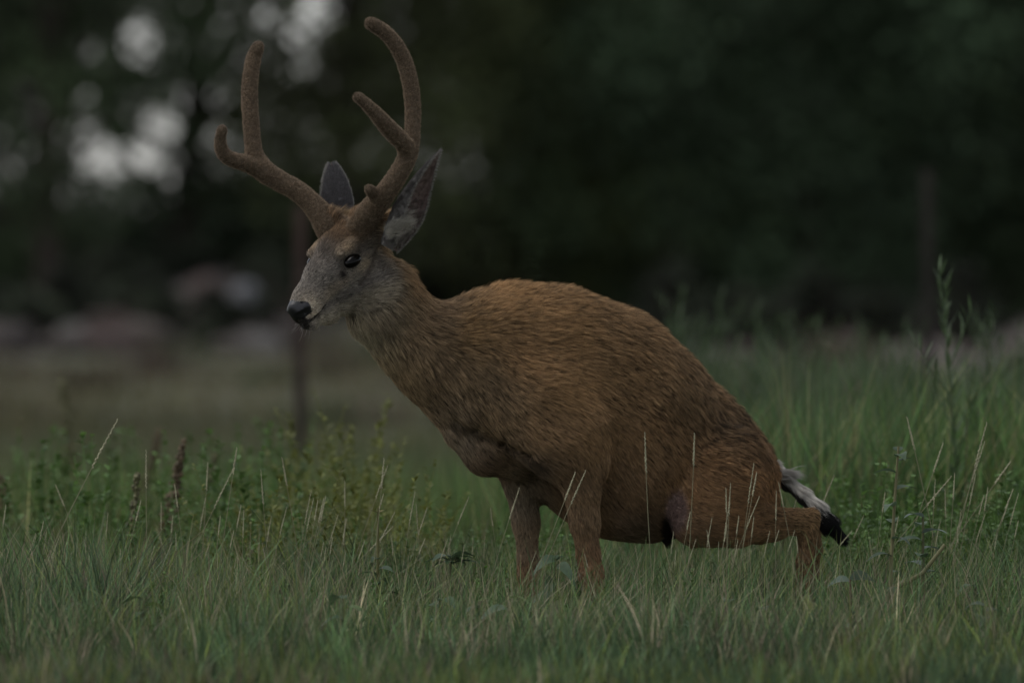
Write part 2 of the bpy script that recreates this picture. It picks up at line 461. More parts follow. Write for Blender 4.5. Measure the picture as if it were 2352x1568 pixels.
def body_colour(P):
    px = to_px(P)
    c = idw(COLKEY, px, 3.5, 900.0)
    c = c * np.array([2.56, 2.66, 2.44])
    # crease between brisket and shoulder has its shade painted in as darker coat colour
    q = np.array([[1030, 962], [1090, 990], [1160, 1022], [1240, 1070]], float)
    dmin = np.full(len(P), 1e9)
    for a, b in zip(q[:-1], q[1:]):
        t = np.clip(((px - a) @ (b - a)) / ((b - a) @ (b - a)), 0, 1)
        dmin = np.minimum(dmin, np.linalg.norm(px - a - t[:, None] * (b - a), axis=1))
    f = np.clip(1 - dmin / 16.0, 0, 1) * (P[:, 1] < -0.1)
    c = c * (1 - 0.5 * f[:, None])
    # groin: bare pinkish skin
    f = np.clip(1 - np.hypot((px[:, 0] - 1552) / 34, (px[:, 1] - 1172) / 62), 0, 1) * (P[:, 1] < 0.12)
    f = np.clip(f * 2.5, 0, 1)[:, None]
    c = c * (1 - f) + np.array([.27, .180, .150]) * f
    f = np.clip(1 - np.hypot((px[:, 0] - 1528) / 22, (px[:, 1] - 1222) / 48), 0, 1)
    f = np.clip(f * 2.5, 0, 1)[:, None]
    c = c * (1 - f) + np.array([.035, .026, .022]) * f
    # head, in its own axes
    L = head_local(P); F, U, R = L[:, 0], L[:, 1], np.abs(L[:, 2])
    onhead = 1 / (1 + np.exp(np.clip(-(F + 0.10 - 0.8 * np.clip(-U - 0.05, 0, 1)) / 0.010, -50, 50))) / (1 + np.exp(np.clip(-(U + 0.128) / 0.007, -50, 50))) * (np.linalg.norm(L, axis=1) < 0.30)
    hc = np.tile(np.array([.115, .108, .100]), (len(P), 1))                    # grey face
    def blend(mask, col):
        nonlocal hc
        mask = np.clip(mask, 0, 1)[:, None]
        hc = hc * (1 - mask) + np.array(col) * mask
    g = lambda f, u, r, sf, su, sr: np.exp(-(((F - f) / sf) ** 2 + ((U - u) / su) ** 2 + ((R - r) / sr) ** 2))
    blend(1.5 * g(-0.045, 0.055, 0.015, .055, .038, .07), (.082, .054, .032))      # rufous crown
    blend(1.0 * g(-0.085, 0.085, 0.05, .03, .03, .03), (.125, .082, .048))        # pedicles
    blend(1.1 * g(-0.012, 0.035, 0.055, .035, .014, .03), (.165, .130, .090))      # pale brow
    blend(1.0 * g(0.025, 0.03, 0.0, .05, .03, .035), (.060, .052, .046))
    blend(.5 * g(0.10, -0.02, 0.0, .05, .02, .02), (.085, .080, .078))            # dark forehead patch
    blend(0.9 * g(-0.04, -0.03, 0.065, .03, .02, .03), (.185, .155, .110))         # cheek below the eye
    blend(0.7 * g(0.05, -0.04, 0.05, .04, .02, .03), (.170, .145, .115))
    blend(1.3 * g(0.150, -0.055, 0.03, .028, .035, .03), (.240, .212, .178))       # pale muzzle
    blend(1.0 * np.clip((-U - 0.080) / 0.022, 0, 1) * (F < 0.15), (.190, .175, .145))
    st = np.abs((U + 0.052) + 0.55 * (F + 0.035)); blend(.8 * np.exp(-(st / .009) ** 2) * (F < .0) * (F > -.09) * (R > .03), (.045, .038, .034))
    blend(.55 * np.exp(-((F - .09) / .03) ** 2 - ((U + .05) / .02) ** 2) * (R > .02), (.200, .170, .130))   # pale chin and throat
    ml = U + .0895 - (.176 - F) * .243
    blend(1.2 * np.exp(-(ml / .0045) ** 2) * (F > .100) * (F < .180) * (R > .010), (.012, .010, .009))
    blend(1.1 * g(0.132, -0.090, 0.035, .010, .006, .03), (.010, .009, .008))
    blend(.9 * g(0.105, -0.074, 0.044, .012, .005, .02), (.030, .025, .022))        # dark mouth corner
    blend(1.3 * g(0.0, -0.002, 0.075, .030, .017, .03), (.018, .014, .012))         # eye rim
    blend(1.2 * g(0.036, -0.020, 0.060, .013, .012, .03), (.014, .011, .010))       # tear duct
    blend(1.0 * g(-0.03, 0.02, 0.095, .02, .03, .03), (.05, .045, .04))
    lim = 0.171 - 0.018 * np.clip((R - 0.012) / 0.02, 0, 1) * (U > -0.066) + 0.25 * np.clip(-U - 0.068, 0, 1)
    pad = np.clip((F - lim) / 0.003, 0, 1) * (U > -0.069)
    blend(1.0 * np.clip((F - 0.160) / 0.004, 0, 1) * (U < -0.062) * (R < 0.022), (.022, .020, .019))
    blend(pad, (.010, .010, .012))
    hc = hc * np.where(pad[:, None] > .3, 1.0, np.array([2.8, 2.66, 2.48]))
    c = c * (1 - onhead[:, None]) + hc * onhead[:, None]
    return c, onhead, pad

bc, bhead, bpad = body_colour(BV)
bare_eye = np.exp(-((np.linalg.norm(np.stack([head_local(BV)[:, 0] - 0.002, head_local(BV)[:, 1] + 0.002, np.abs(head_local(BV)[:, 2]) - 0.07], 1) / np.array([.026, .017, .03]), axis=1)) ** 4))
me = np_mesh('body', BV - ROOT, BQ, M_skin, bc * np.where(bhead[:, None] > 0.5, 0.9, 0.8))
body = mesh_obj('body', me, None, deer)
# wet black nose pad: polished, pebbled
M_nose, nt, out = new_mat('wet_nose')
p = nt.nodes.new('ShaderNodeBsdfPrincipled'); p.inputs['Base Color'].default_value = (.008, .008, .010, 1); p.inputs['Roughness'].default_value = 0.38
tc = nt.nodes.new('ShaderNodeTexCoord'); vo = nt.nodes.new('ShaderNodeTexVoronoi'); vo.inputs['Scale'].default_value = 380
b = nt.nodes.new('ShaderNodeBump'); b.inputs['Strength'].default_value = 0.35; b.inputs['Distance'].default_value = 0.002
nt.links.new(tc.outputs['Object'], vo.inputs['Vector']); nt.links.new(vo.outputs[0], b.inputs['Height']); nt.links.new(b.outputs[0], p.inputs['Normal'])
nt.links.new(p.outputs[0], out.inputs['Surface'])
me.materials.append(M_nose)
fm = np.where(bpad[BQ].mean(1) > 0.5, 1, 0).astype(np.int32)
me.polygons.foreach_set('material_index', fm)

# ---- coat
FLOW = [  # px, py, dx, dy(down): lie of the hair
 (900,640,.75,.65),(960,700,.75,.65),(1010,720,.95,.3),(850,780,.35,.94),(900,830,.4,.92),(960,840,.5,.87),(1000,940,.45,.9),(1040,900,.55,.83),
 (1080,760,.98,.1),(1130,690,.9,-.35),(1200,665,.95,-.25),(1150,850,.75,.6),(1110,960,.6,.8),(1180,980,.75,.65),(1250,760,1,-.05),(1280,860,1,.12),
 (1350,700,.98,.12),(1400,800,.96,.25),(1300,980,.85,.5),(1420,920,.85,.5),(1500,800,.85,.45),(1560,880,.8,.55),(1500,1000,.75,.65),(1620,920,.75,.62),
 (1680,960,.78,.6),(1640,1050,.85,.5),(1720,1060,.85,.5),(1760,1100,.8,.55),(1680,1140,.98,.2),(1620,1200,.95,.3),(1750,1200,1,.1),(1820,1200,1,.05),
 (1570,1090,.5,.6),(1450,1080,.6,.8),(1450,1180,.5,.85),(1340,1080,.5,.85),(1340,1180,.25,.97),(1355,1320,.15,.98),(1380,1420,.1,.99),
 (1200,1140,.2,.98),(1210,1280,.1,.99),(1206,1430,0,1),(1070,1020,.5,.85),(1130,1050,.7,.7),(1230,1060,.9,.4),(1855,1250,0,1),(1845,1400,0,1),
]
LEN = [  # px, py, length m
 (900,640,.036),(850,790,.040),(960,720,.038),(940,860,.034),(1000,940,.034),(1080,760,.030),(1180,670,.036),(1300,700,.034),(1300,860,.030),(1150,900,.030),(1250,1000,.028),
 (1450,760,.036),(1450,900,.032),(1600,900,.036),(1680,980,.036),(1740,1080,.030),(1640,1150,.028),(1500,1050,.030),(1450,1200,.028),(1330,1100,.022),
 (1345,1200,.016),(1360,1330,.010),(1390,1440,.008),(1200,1130,.018),(1210,1240,.013),(1210,1340,.009),(1204,1440,.008),(1080,1040,.022),(1200,1070,.024),
 (1800,1200,.018),(1860,1190,.013),(1850,1300,.011),(1845,1420,.010),(1560,1170,.008),
]
NTUFT = 130000
dens = np.where(bhead > 0.5, 2.6, 1.0) * np.where(BN[:, 1] > 0.35, 0.55, 1.0)
dens = dens * np.where(to_px(BV)[:, 1] > 1120, 1.8, 1.0)
dens = dens * np.where((bpad > 0.3) | (bare_eye > 0.45), 0.0, 1.0)
CP, CN = sample_surface(BV, BQ, BN, NTUFT, dens)
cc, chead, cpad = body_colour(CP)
cpx = to_px(CP)
fl = idw(FLOW, cpx, 3.5, 600.0)
Dw = np.stack([fl[:, 0], np.zeros(len(fl)), -fl[:, 1]], 1)
# the coat runs on round the barrel: part of the lie follows the slope downwards at the sides
ln = idw(LEN, cpx, 3.5, 600.0)[:, 0]
ln = np.where(ln > .020, .020 + (ln - .020) * 1.15, ln)
Lh = head_local(CP)
hd = -hf[None, :] * 1.0 + 0.35 * hr[None, :] * np.sign(Lh[:, 2:3]) - 0.25 * hu[None, :] * np.clip(-Lh[:, 1:2] / 0.05, -1.5, 1)
# forehead whorl: hair above the eyes sweeps up towards the pedicles
Dw = Dw * (1 - chead[:, None]) + hd * chead[:, None]
hl = np.interp(Lh[:, 0], [-0.12, -0.05, 0.05, 0.13, 0.19], [.020, .015, .011, .008, .005])
hl = np.where((Lh[:, 1] < -0.07) & (Lh[:, 0] < 0.06), 0.024, hl)
de_ = np.linalg.norm(np.stack([Lh[:, 0], Lh[:, 1], np.abs(Lh[:, 2]) - .07], 1), axis=1)
hl = hl * np.clip((de_ - .018) / .035, .25, 1)
ln = ln * (1 - chead) + hl * chead
topness = np.clip(CN[:, 2], 0, 1)
lift = np.radians(9) + np.radians(8) * topness
lift = np.where(chead > 0.5, np.radians(20), lift)
lift = lift + np.where(rng.random(NTUFT) < .18, np.radians(13), 0) * np.clip(topness + .35, 0, 1)
lift = np.where(ln < .018, np.radians(13), lift)
# darker ticking on the back and rump
tick = np.clip(idw([(1170,680,.35),(1300,700,.5),(1450,780,.8),(1600,880,.9),(1690,960,1.4),(1740,1030,1.2),(1300,900,.15),(1400,1000,.1),(1050,880,.6),(960,760,.5),(900,850,.45),(1120,900,.8),(1600,1150,.15),(1340,1200,.2),(1210,1250,.2),(1480,900,.6)], cpx, 3.0, 900)[:, 0], 0, 1.4)
dk = rng.random(NTUFT) < 0.30 * tick * (1 - 0.8 * chead)
cc2 = cc * np.where(dk, 0.25, 1.0 + 0.10 * tick)[:, None]
lt = rng.random(NTUFT) < 0.14
cc2 = cc2 * np.where(lt, 1.35, 1.0)[:, None]
# hue wander over hand-sized patches
pat = np.sin(CP[:, 0] * 31 + CP[:, 2] * 17) * np.sin(CP[:, 2] * 27 - CP[:, 0] * 9 + 1.3)
cc2 = cc2 * (1 + 0.10 * pat)[:, None]
per = 7
spread = np.clip(ln * 0.07, 0.0009, 0.0028)
thick = np.clip(ln * 0.0085, 0.00017, 0.00030)
thick = np.where(chead > .5, np.maximum(thick, .00026), thick)
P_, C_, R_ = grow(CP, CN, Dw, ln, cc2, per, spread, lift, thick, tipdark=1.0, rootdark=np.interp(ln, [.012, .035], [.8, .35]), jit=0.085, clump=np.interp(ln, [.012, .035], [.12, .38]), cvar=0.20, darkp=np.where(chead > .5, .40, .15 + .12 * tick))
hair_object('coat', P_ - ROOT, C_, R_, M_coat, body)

# ---- eyes
M_eye, nt, out = new_mat('dark_eye')
p = nt.nodes.new('ShaderNodeBsdfPrincipled'); p.inputs['Base Color'].default_value = (.003, .0025, .002, 1); p.inputs['Roughness'].default_value = 0.16
p.inputs['Specular IOR Level'].default_value = 0.13
nt.links.new(p.outputs[0], out.inputs['Surface'])
def uv_sphere(n=24, m=16):
    th = np.linspace(0, math.pi, m + 1); ph = np.linspace(0, 2 * math.pi, n, endpoint=False)
    V = np.array([[math.sin(t) * math.cos(f), math.sin(t) * math.sin(f), math.cos(t)] for t in th for f in ph])
    F = np.array([[i * n + j, (i + 1) * n + j, (i + 1) * n + (j + 1) % n, i * n + (j + 1) % n] for i in range(m) for j in range(n)])
    return V, F
sv, sf = uv_sphere()
for s in (1, -1):
    V = (sv * np.array([0.0262, 0.0158, 0.0188])) @ HR + HW(-0.001, 0.000, s * (0.0690 if s > 0 else 0.0640))
    mesh_obj('eye', np_mesh('eye', V - ROOT, sf, M_eye), None, deer)

# ---- ears: cupped leaves with thickness
def ear(base, tip, opening, width, notch=False, fold=100, prof=None, inner=(.190, .140, .125), outer=(.120, .110, .102), name='ear', bend=0.0, depth=0.85):
    A = tip - base; L = np.linalg.norm(A); A = A / L
    o = opening - A * (opening @ A); o /= np.linalg.norm(o)
    s = np.cross(A, o)
    nt_, nf = 34, 25
    t = np.linspace(0, 1, nt_)
    prof = prof or ([0, .10, .28, .50, .72, .88, .96, 1], [.50, .72, .96, 1.0, .80, .46, .22, .03])
    w = width * np.interp(t, *prof)
    fm = math.radians(fold) * np.interp(t, [0, .15, .6, 1], [1.35, 1.15, .85, .7])
    V = []; 
    for layer in (0, 1):
        for i in range(nt_):
            for j in range(nf):
                u = -1 + 2 * j / (nf - 1); a = u * fm[i]
                rr = w[i]
                edge = 1 - abs(u) ** 3
                th = 0.0028 * edge * layer
                x = math.sin(a) * rr; z = -math.cos(a) * rr * depth
                tt = t[i]
                if notch and tt > 0.9: tt = tt - 0.10 * max(0, 1 - abs(u - 0.15) * 3.0) * (tt - 0.9) / 0.1
                V.append(base + A * (tt * L) + s * x * (1 - th / max(rr, .004)) + o * (z * (1 - th / max(rr, .004)) + rr * depth * 0.4 + bend * math.sin(tt * math.pi) * L))
    V = np.array(V)
    F = []
    off = nt_ * nf
    for i in range(nt_ - 1):
        for j in range(nf - 1):
            a = i * nf + j
            F.append((a, a + nf, a + nf + 1, a + 1))
            F.append((off + a, off + a + 1, off + a + nf + 1, off + a + nf))
    for i in range(nt_ - 1):
        for j in (0, nf - 1):
            a = i * nf + j; q = (a, off + a, off + a + nf, a + nf)
            F.append(q if j == 0 else q[::-1])
    for j in range(nf - 1):
        a = (nt_ - 1) * nf + j
        F.append((a, off + a, off + a + 1, a + 1))
    F = np.array(F)
    colr = np.concatenate([np.tile(outer, (off, 1)), np.tile(inner, (off, 1))])
    uu = np.tile(np.linspace(-1, 1, nf), nt_ * 2); tt = np.tile(np.repeat(t, nf), 2)
    lay = np.repeat([0, 1], off)
    colr = colr * (0.9 + 0.2 * rng.random((len(V), 1)))
    # vertex normals
    fn = np.cross(V[F[:, 2]] - V[F[:, 0]], V[F[:, 3]] - V[F[:, 1]])
    N = np.zeros_like(V)
    for i in range(4):
        for j in range(3): N[:, j] += np.bincount(F[:, i], weights=fn[:, j], minlength=len(V))
    N = nrm(N)
    # outward test: outer layer must point away from the cup's axis
    cen = base[None] + A[None] * (tt * L)[:, None] + o[None] * 0.02
    if ((V - cen) * N).sum(1)[lay == 0].mean() < 0:
        F = F[:, ::-1]; N = -N
    e = mesh_obj(name, np_mesh(name, V - ROOT, F, M_skin, colr), None, deer)
    # short fur, pale fringe on the rims, long white hair at the base inside
    dens = np.where(lay == 0, 1.0, 0.55)
    CPe, CNe = sample_surface(V, F, N, 2600, dens)
    rel = CPe - base
    isin = ((CPe - (base + A * (rel @ A)[:, None] + o * 0.012)) * CNe).sum(1) < 0
    ce = np.where(isin[:, None], np.array(inner) * 1.05, np.array(outer) * 1.15)
    te = (rel @ A) / L
    lowin = isin & (rng.random(len(te)) < np.clip((.52 - te) / .34, 0, 1))
    ce = np.where(lowin[:, None], np.array([.32, .29, .26]), ce)
    le = np.where(lowin, 0.020, np.where(isin, 0.006, 0.008))
    De = np.tile(A, (len(CPe), 1)) + np.where(lowin[:, None], o[None] * 0.6, 0)
    li = np.where(lowin, np.radians(38), np.radians(18))
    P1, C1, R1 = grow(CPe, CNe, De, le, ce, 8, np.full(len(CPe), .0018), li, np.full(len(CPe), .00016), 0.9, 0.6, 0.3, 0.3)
    rim = (np.abs(uu) > 0.99) & (lay == 0)
    CPr = np.repeat(V[rim], 26, 0) + rng.normal(0, .0015, (rim.sum() * 26, 3)); CNr = np.repeat(N[rim], 26, 0)
    ur = np.repeat(uu[rim], 26)
    Dr = A[None] * 0.7 + o[None] * 0.4 + s[None] * np.sign(ur)[:, None] * 0.5
    P2, C2, R2 = grow(CPr, CNr, Dr, np.full(len(CPr), .008), np.tile([.28, .265, .24], (len(CPr), 1)), 2, np.full(len(CPr), .001), np.full(len(CPr), .2), np.full(len(CPr), .00016), 1, .9, .4, .1)
    Ls = [(P1, C1, R1), (P2, C2, R2)]
    hair_object('ear_fur', np.concatenate([l[0] for l in Ls]) - ROOT, np.concatenate([l[1] for l in Ls]), np.concatenate([l[2] for l in Ls]), M_coat, e)
    return e
yb = HW(-0.13, 0.03, 0.085)[1]
ear(W(888, 566, -0.29), W(1010, 346, -0.31), np.array([0.86, -0.46, 0.16]), 0.047, fold=112, bend=-0.02,
    prof=([0, .10, .22, .36, .50, .65, .80, .92, 1], [.55, .72, .92, 1.02, .96, .76, .48, .20, .02]))
m_ = 150
q_ = rng.random(m_)
P0 = np.stack([W(885 + 55 * a_, 535 - 30 * a_ + rng.normal(0, 9), -0.348 + rng.normal(0, .006)) for a_ in q_])
P1, C1, R1 = grow(P0, np.tile(nrm(np.array([[.2, -.9, .2]])), (m_, 1)), np.tile([.85, 0, .12], (m_, 1)) + rng.normal(0, .30, (m_, 3)) + np.array([0, 0, .5]) * (1 - q_)[:, None], rng.uniform(.016, .034, m_), np.tile([.34, .32, .27], (m_, 1)), 6, np.full(m_, .004), np.full(m_, .30), np.full(m_, .00022), .9, .8, .25, .4)
hair_object('ear_tuft', P1 - ROOT, C1, R1, M_coat, body)
ear(W(782, 512, -0.12), W(763, 376, -0.10), np.array([-0.25, 0.95, 0.0]), 0.041, notch=True, fold=78, depth=0.6,
    prof=([0, .15, .35, .55, .75, .90, 1], [.72, .93, 1.0, .95, .78, .52, .26]), outer=(.140, .132, .134))
# ---- antlers in velvet
M_velvet = tint_mat('velvet_skin', rough=0.9, spec=0.05, noise=0.05, nscale=160)
VEL = (.285, .215, .150)
def antler(chains, lo, hi):
    ia = Implicit(lo, hi, 0.0042)
    for ch, k in chains:
        ctl = np.array([list(W(p[0], p[1], p[2])) + [p[3] * .77 * PX] for p in ch])
        ext = np.vstack([2 * ctl[0] - ctl[1], ctl, 2 * ctl[-1] - ctl[-2]])
        fine = []
        for q in range(len(ctl) - 1):
            a0, a1, a2, a3 = ext[q:q + 4]
            for u in np.linspace(0, 1, 5, endpoint=False):
                fine.append(.5 * (2 * a1 + (a2 - a0) * u + (2 * a0 - 5 * a1 + 4 * a2 - a3) * u ** 2 + (3 * a1 - a0 - 3 * a2 + a3) * u ** 3))
        fine.append(ctl[-1])
        fine = np.array(fine)
        for _ in range(3): fine[1:-1, 3] = .25 * fine[:-2, 3] + .5 * fine[1:-1, 3] + .25 * fine[2:, 3]
        pts = [(f[:3], f[3]) for f in fine]
        ia.chain(pts, k * .35)
    V, Q, N = ia.mesh(8)
    c = np.tile(VEL, (len(V), 1)) * .42 * (0.95 + 0.1 * rng.random((len(V), 1)))  # skin darkened so the velvet edge reads as a backlit rim
    tips = np.array([W(ch[-1][0], ch[-1][1], ch[-1][2]) for ch, k in chains])
    a = mesh_obj('antler', np_mesh('antler', V - ROOT, Q, M_velvet, c), None, deer)
    n = 12000
    CPa, CNa = sample_surface(V, Q, N, n)
    dt = np.min(np.linalg.norm(CPa[:, None] - tips[None], axis=2), axis=1)
    ca = np.tile(VEL, (n, 1)) * np.where(dt < 0.03, 0.75, 1.0)[:, None]
    mot = np.sin(CPa[:, 2] * 160 + CPa[:, 0] * 90) * np.sin(CPa[:, 0] * 210 - CPa[:, 1] * 130)
    ca = ca * (1 + 0.05 * mot)[:, None]
    up = np.tile([0.0, 0, 1.0], (n, 1)) + rng.normal(0, 0.5, (n, 3))
    P1, C1, R1 = grow(CPa, CNa, up, rng.uniform(.0042, .0075, n), ca, 8, np.full(n, .0020), rng.uniform(0.55, 1.1, n), np.full(n, .00015), 1.9, 0.35, 0.5, 0.35, cvar=0.20)  # pale tips over dark roots paint the bright rim of the velvet
    hair_object('velvet', P1 - ROOT, C1, R1, M_coat, a)
antler([
  ([(754,530,-.20,33),(740,497,-.19,33),(714,466,-.18,27),(680,437,-.17,26),(640,415,-.16,26),(606,393,-.16,28),(590,372,-.15,27),(583,350,-.15,21),(579,310,-.14,20),(575,260,-.13,20),(573,215,-.12,20),(577,165,-.11,19),(584,130,-.10,18),(594,106,-.10,14)], .012),
  ([(600,390,-.16,24),(560,374,-.17,20),(530,366,-.18,18),(512,352,-.19,16),(506,330,-.20,14),(508,305,-.21,12),(511,297,-.21,11)], .012),
], (-0.80, -0.40, 1.03), (-0.42, 0.02, 1.58))
antler([
  ([(820,534,-.25,34),(834,508,-.27,36),(860,475,-.30,32),(888,440,-.34,27),(912,405,-.35,25),(934,365,-.35,24),(944,330,-.34,21),(948,290,-.33,19),(948,240,-.32,20),(942,190,-.32,20),(930,145,-.32,20),(910,105,-.33,19),(884,75,-.34,18),(858,58,-.35,16),(850,54,-.35,15)], .010),
  ([(938,355,-.35,23),(927,330,-.37,22),(900,303,-.40,22),(875,275,-.43,19),(850,248,-.45,15),(828,228,-.46,12),(820,223,-.46,11)], .012),
  ([(872,462,-.33,20),(858,446,-.35,14),(847,433,-.37,11)], .014),
], (-0.43, -0.56, 1.0), (-0.20, -0.20, 1.63))

# ---- tail: white above, black tip
def tail():
    pts = np.array([W(1776, 1078, 0.20), W(1802, 1102, 0.19), W(1838, 1130, 0.16), W(1868, 1160, 0.14), W(1893, 1190, 0.13), W(1925, 1228, 0.12), W(1934, 1238, 0.12)])
    rad = np.array([14, 12, 11, 12, 12, 6, 2]) * PX
    it = Implicit((0.62, 0.0, 0.22), (0.90, 0.32, 0.55), 0.004)
    it.chain(list(zip(pts, rad)), 0.008)
    V, Q, N = it.mesh(2)
    tt = pts[-1] - pts[0]
    def tcol(P):
        t = ((P - pts[0]) @ tt) / (tt @ tt)
        px = to_px(P)
        line = np.interp(px[:, 0], [1780, 1802, 1838, 1868, 1893, 1934], [1082, 1102, 1130, 1160, 1190, 1238])
        c = np.tile([.60, .57, .52], (len(P), 1)).astype(float)
        c[px[:, 1] > line + 4] = (.05, .043, .040)
        thr = 0.60 + 0.05 * np.sin(P[:, 0] * 300) + rng.normal(0, .04, len(P))
        c[t > thr] = (.003, .003, .003)
        return c, t
    c, _ = tcol(V)
    o = mesh_obj('tail', np_mesh('tail', V - ROOT, Q, M_skin, c), None, deer)
    n = 1500
    P0, N0 = sample_surface(V, Q, N, n)
    c0, t0 = tcol(P0)
    D0 = np.tile(nrm(tt[None]), (n, 1))
    l0 = np.interp(t0, [0, .3, .7, 1], [.026, .032, .050, .030])
    P1, C1, R1 = grow(P0, N0, D0, l0, c0, 12, np.full(n, .0022), np.full(n, .16), np.full(n, .00028), .9, .8, .10, .5)
    # loose white hairs at the root of the tail
    m = 160
    P2 = np.tile(W(1800, 1092, 0.17), (m, 1)) + rng.normal(0, .007, (m, 3)); N2 = nrm(np.tile([.3, -.4, .8], (m, 1)) + rng.normal(0, .2, (m, 3)))
    P2, C2, R2 = grow(P2, N2, np.tile([.9, -.1, -.25], (m, 1)) + rng.normal(0, .12, (m, 3)), rng.uniform(.025, .05, m), np.tile([.42, .40, .37], (m, 1)), 5, np.full(m, .002), np.full(m, .25), np.full(m, .00025), .9, .9, .15, .4)
    hair_object('tail_hair', np.concatenate([P1, P2]) - ROOT, np.concatenate([C1, C2]), np.concatenate([R1, R2]), M_coat, o)
tail()
# ---- whiskers and long chin hair
m = 46
WP, WN = [], []
for i in range(m):
    f, u, s = rng.uniform(.13, .175), rng.uniform(-.10, -.078), rng.uniform(-.02, .03)
    WP.append(HW(f, u, s)); WN.append(nrm((hf * .5 - hu * 1.0 + hr * s * 20)[None])[0])
WP, WN = np.array(WP), np.array(WN)
P1, C1, R1 = grow(WP, WN, np.tile(hf, (m, 1)), rng.uniform(.018, .040, m), np.tile([.35, .33, .30], (m, 1)), 1, np.full(m, .001), rng.uniform(.7, 1.1, m), np.full(m, .00018), 1, 1, .6, 0)
hair_object('whiskers', P1 - ROOT, C1, R1, M_coat, body)
# ---- hooves: two toes each
M_hoof = tint_mat('hoof_horn', rough=0.45, spec=0.4, noise=0.3, nscale=80)
for (px, py, y, dx) in [(1398, 1474, -0.215, -1), (1198, 1470, -0.03, -1), (1828, 1470, 0.05, -1), (1842, 1470, 0.30, -1)]:
    b0 = W(px, py, y)
    ih = Implicit(b0 - np.array([.09, .06, .07]), b0 + np.array([.09, .06, .05]), 0.004)
    gz = float(ground_z(b0[0], b0[1]))
    for s in (-1, 1):
        a = b0 + np.array([0.004, s * .012, -0.004])
        e = np.array([b0[0] - .045, b0[1] + s * .013, gz + .014])
        e2 = np.array([b0[0] + .004, b0[1] + s * .014, gz + .016])
        ih.cap(a, e, .017, .012, .004); ih.cap(a, e2, .017, .015, .006); ih.cap(e, e2, .012, .015, .004)
    V, Q, N = ih.mesh(1)
    mesh_obj('hoof', np_mesh('hoof', V - ROOT, Q, M_hoof, np.tile([.03, .026, .024], (len(V), 1))), None, deer)
# ================================================================ ground
M_ground, nt, out = new_mat('meadow_soil')
geo = nt.nodes.new('ShaderNodeNewGeometry')
n1 = nt.nodes.new('ShaderNodeTexNoise'); n1.inputs['Scale'].default_value = 0.55; n1.inputs['Detail'].default_value = 6
n2 = nt.nodes.new('ShaderNodeTexNoise'); n2.inputs['Scale'].default_value = 14; n2.inputs['Detail'].default_value = 8
cr = nt.nodes.new('ShaderNodeValToRGB')
cr.color_ramp.elements[0].position = 0.36; cr.color_ramp.elements[0].color = (.055, .062, .030, 1)
cr.color_ramp.elements[1].position = 0.62; cr.color_ramp.elements[1].color = (.100, .092, .056, 1)
e = cr.color_ramp.elements.new(0.5); e.color = (.072, .078, .040, 1)
mx = nt.nodes.new('ShaderNodeMix'); mx.data_type = 'RGBA'; mx.blend_type = 'MULTIPLY'; mx.inputs['Factor'].default_value = 0.6
p = nt.nodes.new('ShaderNodeBsdfPrincipled'); p.inputs['Roughness'].default_value = 0.95
b = nt.nodes.new('ShaderNodeBump'); b.inputs['Strength'].default_value = 0.6; b.inputs['Distance'].default_value = 0.03
nt.links.new(geo.outputs['Position'], n1.inputs['Vector']); nt.links.new(geo.outputs['Position'], n2.inputs['Vector'])
nt.links.new(n1.outputs['Fac'], cr.inputs['Fac']); nt.links.new(cr.outputs['Color'], mx.inputs['A']); nt.links.new(n2.outputs['Color'], mx.inputs['B'])
nt.links.new(mx.outputs['Result'], p.inputs['Base Color']); nt.links.new(n2.outputs['Fac'], b.inputs['Height']); nt.links.new(b.outputs[0], p.inputs['Normal'])
nt.links.new(p.outputs[0], out.inputs['Surface'])
def grid_axis(lo, hi, steps):
    return np.unique(np.concatenate([np.linspace(a, b_, n) for a, b_, n in steps]))
gx = grid_axis(0, 0, [(-700, -40, 12), (-40, -8, 17), (-8, 8, 65), (8, 40, 17), (40, 700, 12)])
gy = grid_axis(0, 0, [(-80, -6, 12), (-6, 12, 73), (12, 110, 99), (110, 900, 30)])
X, Y = np.meshgrid(gx, gy, indexing='xy')
Z = ground_z(X, Y)
nx, ny = len(gx), len(gy)
V = np.stack([X, Y, Z], 2).reshape(-1, 3)
ii, jj = np.meshgrid(np.arange(nx - 1), np.arange(ny - 1), indexing='xy')
a = (jj * nx + ii).ravel()
F = np.stack([a, a + 1, a + nx + 1, a + nx], 1)
g = mesh_obj('ground', np_mesh('ground', V, F, M_ground))
tag(g, kind='structure')
# pale bare track along the foot of the trees, on the left
M_track, nt, out = new_mat('bare_dirt')
geo = nt.nodes.new('ShaderNodeNewGeometry')
n1 = nt.nodes.new('ShaderNodeTexNoise'); n1.inputs['Scale'].default_value = 2.2; n1.inputs['Detail'].default_value = 7
cr = nt.nodes.new('ShaderNodeValToRGB')
cr.color_ramp.elements[0].position = 0.35; cr.color_ramp.elements[0].color = (.060, .050, .044, 1)
cr.color_ramp.elements[1].position = 0.65; cr.color_ramp.elements[1].color = (.105, .090, .078, 1)
p = nt.nodes.new('ShaderNodeBsdfPrincipled'); p.inputs['Roughness'].default_value = 0.95
nt.links.new(geo.outputs['Position'], n1.inputs['Vector']); nt.links.new(n1.outputs['Fac'], cr.inputs['Fac']); nt.links.new(cr.outputs['Color'], p.inputs['Base Color'])
nt.links.new(p.outputs[0], out.inputs['Surface'])
M_bank = M_track.copy(); M_bank.name = 'bank_earth'
_c = [n_ for n_ in M_bank.node_tree.nodes if n_.type == 'VALTORGB'][0].color_ramp
_c.elements[0].color = (.045, .037, .033, 1); _c.elements[1].color = (.120, .098, .090, 1)
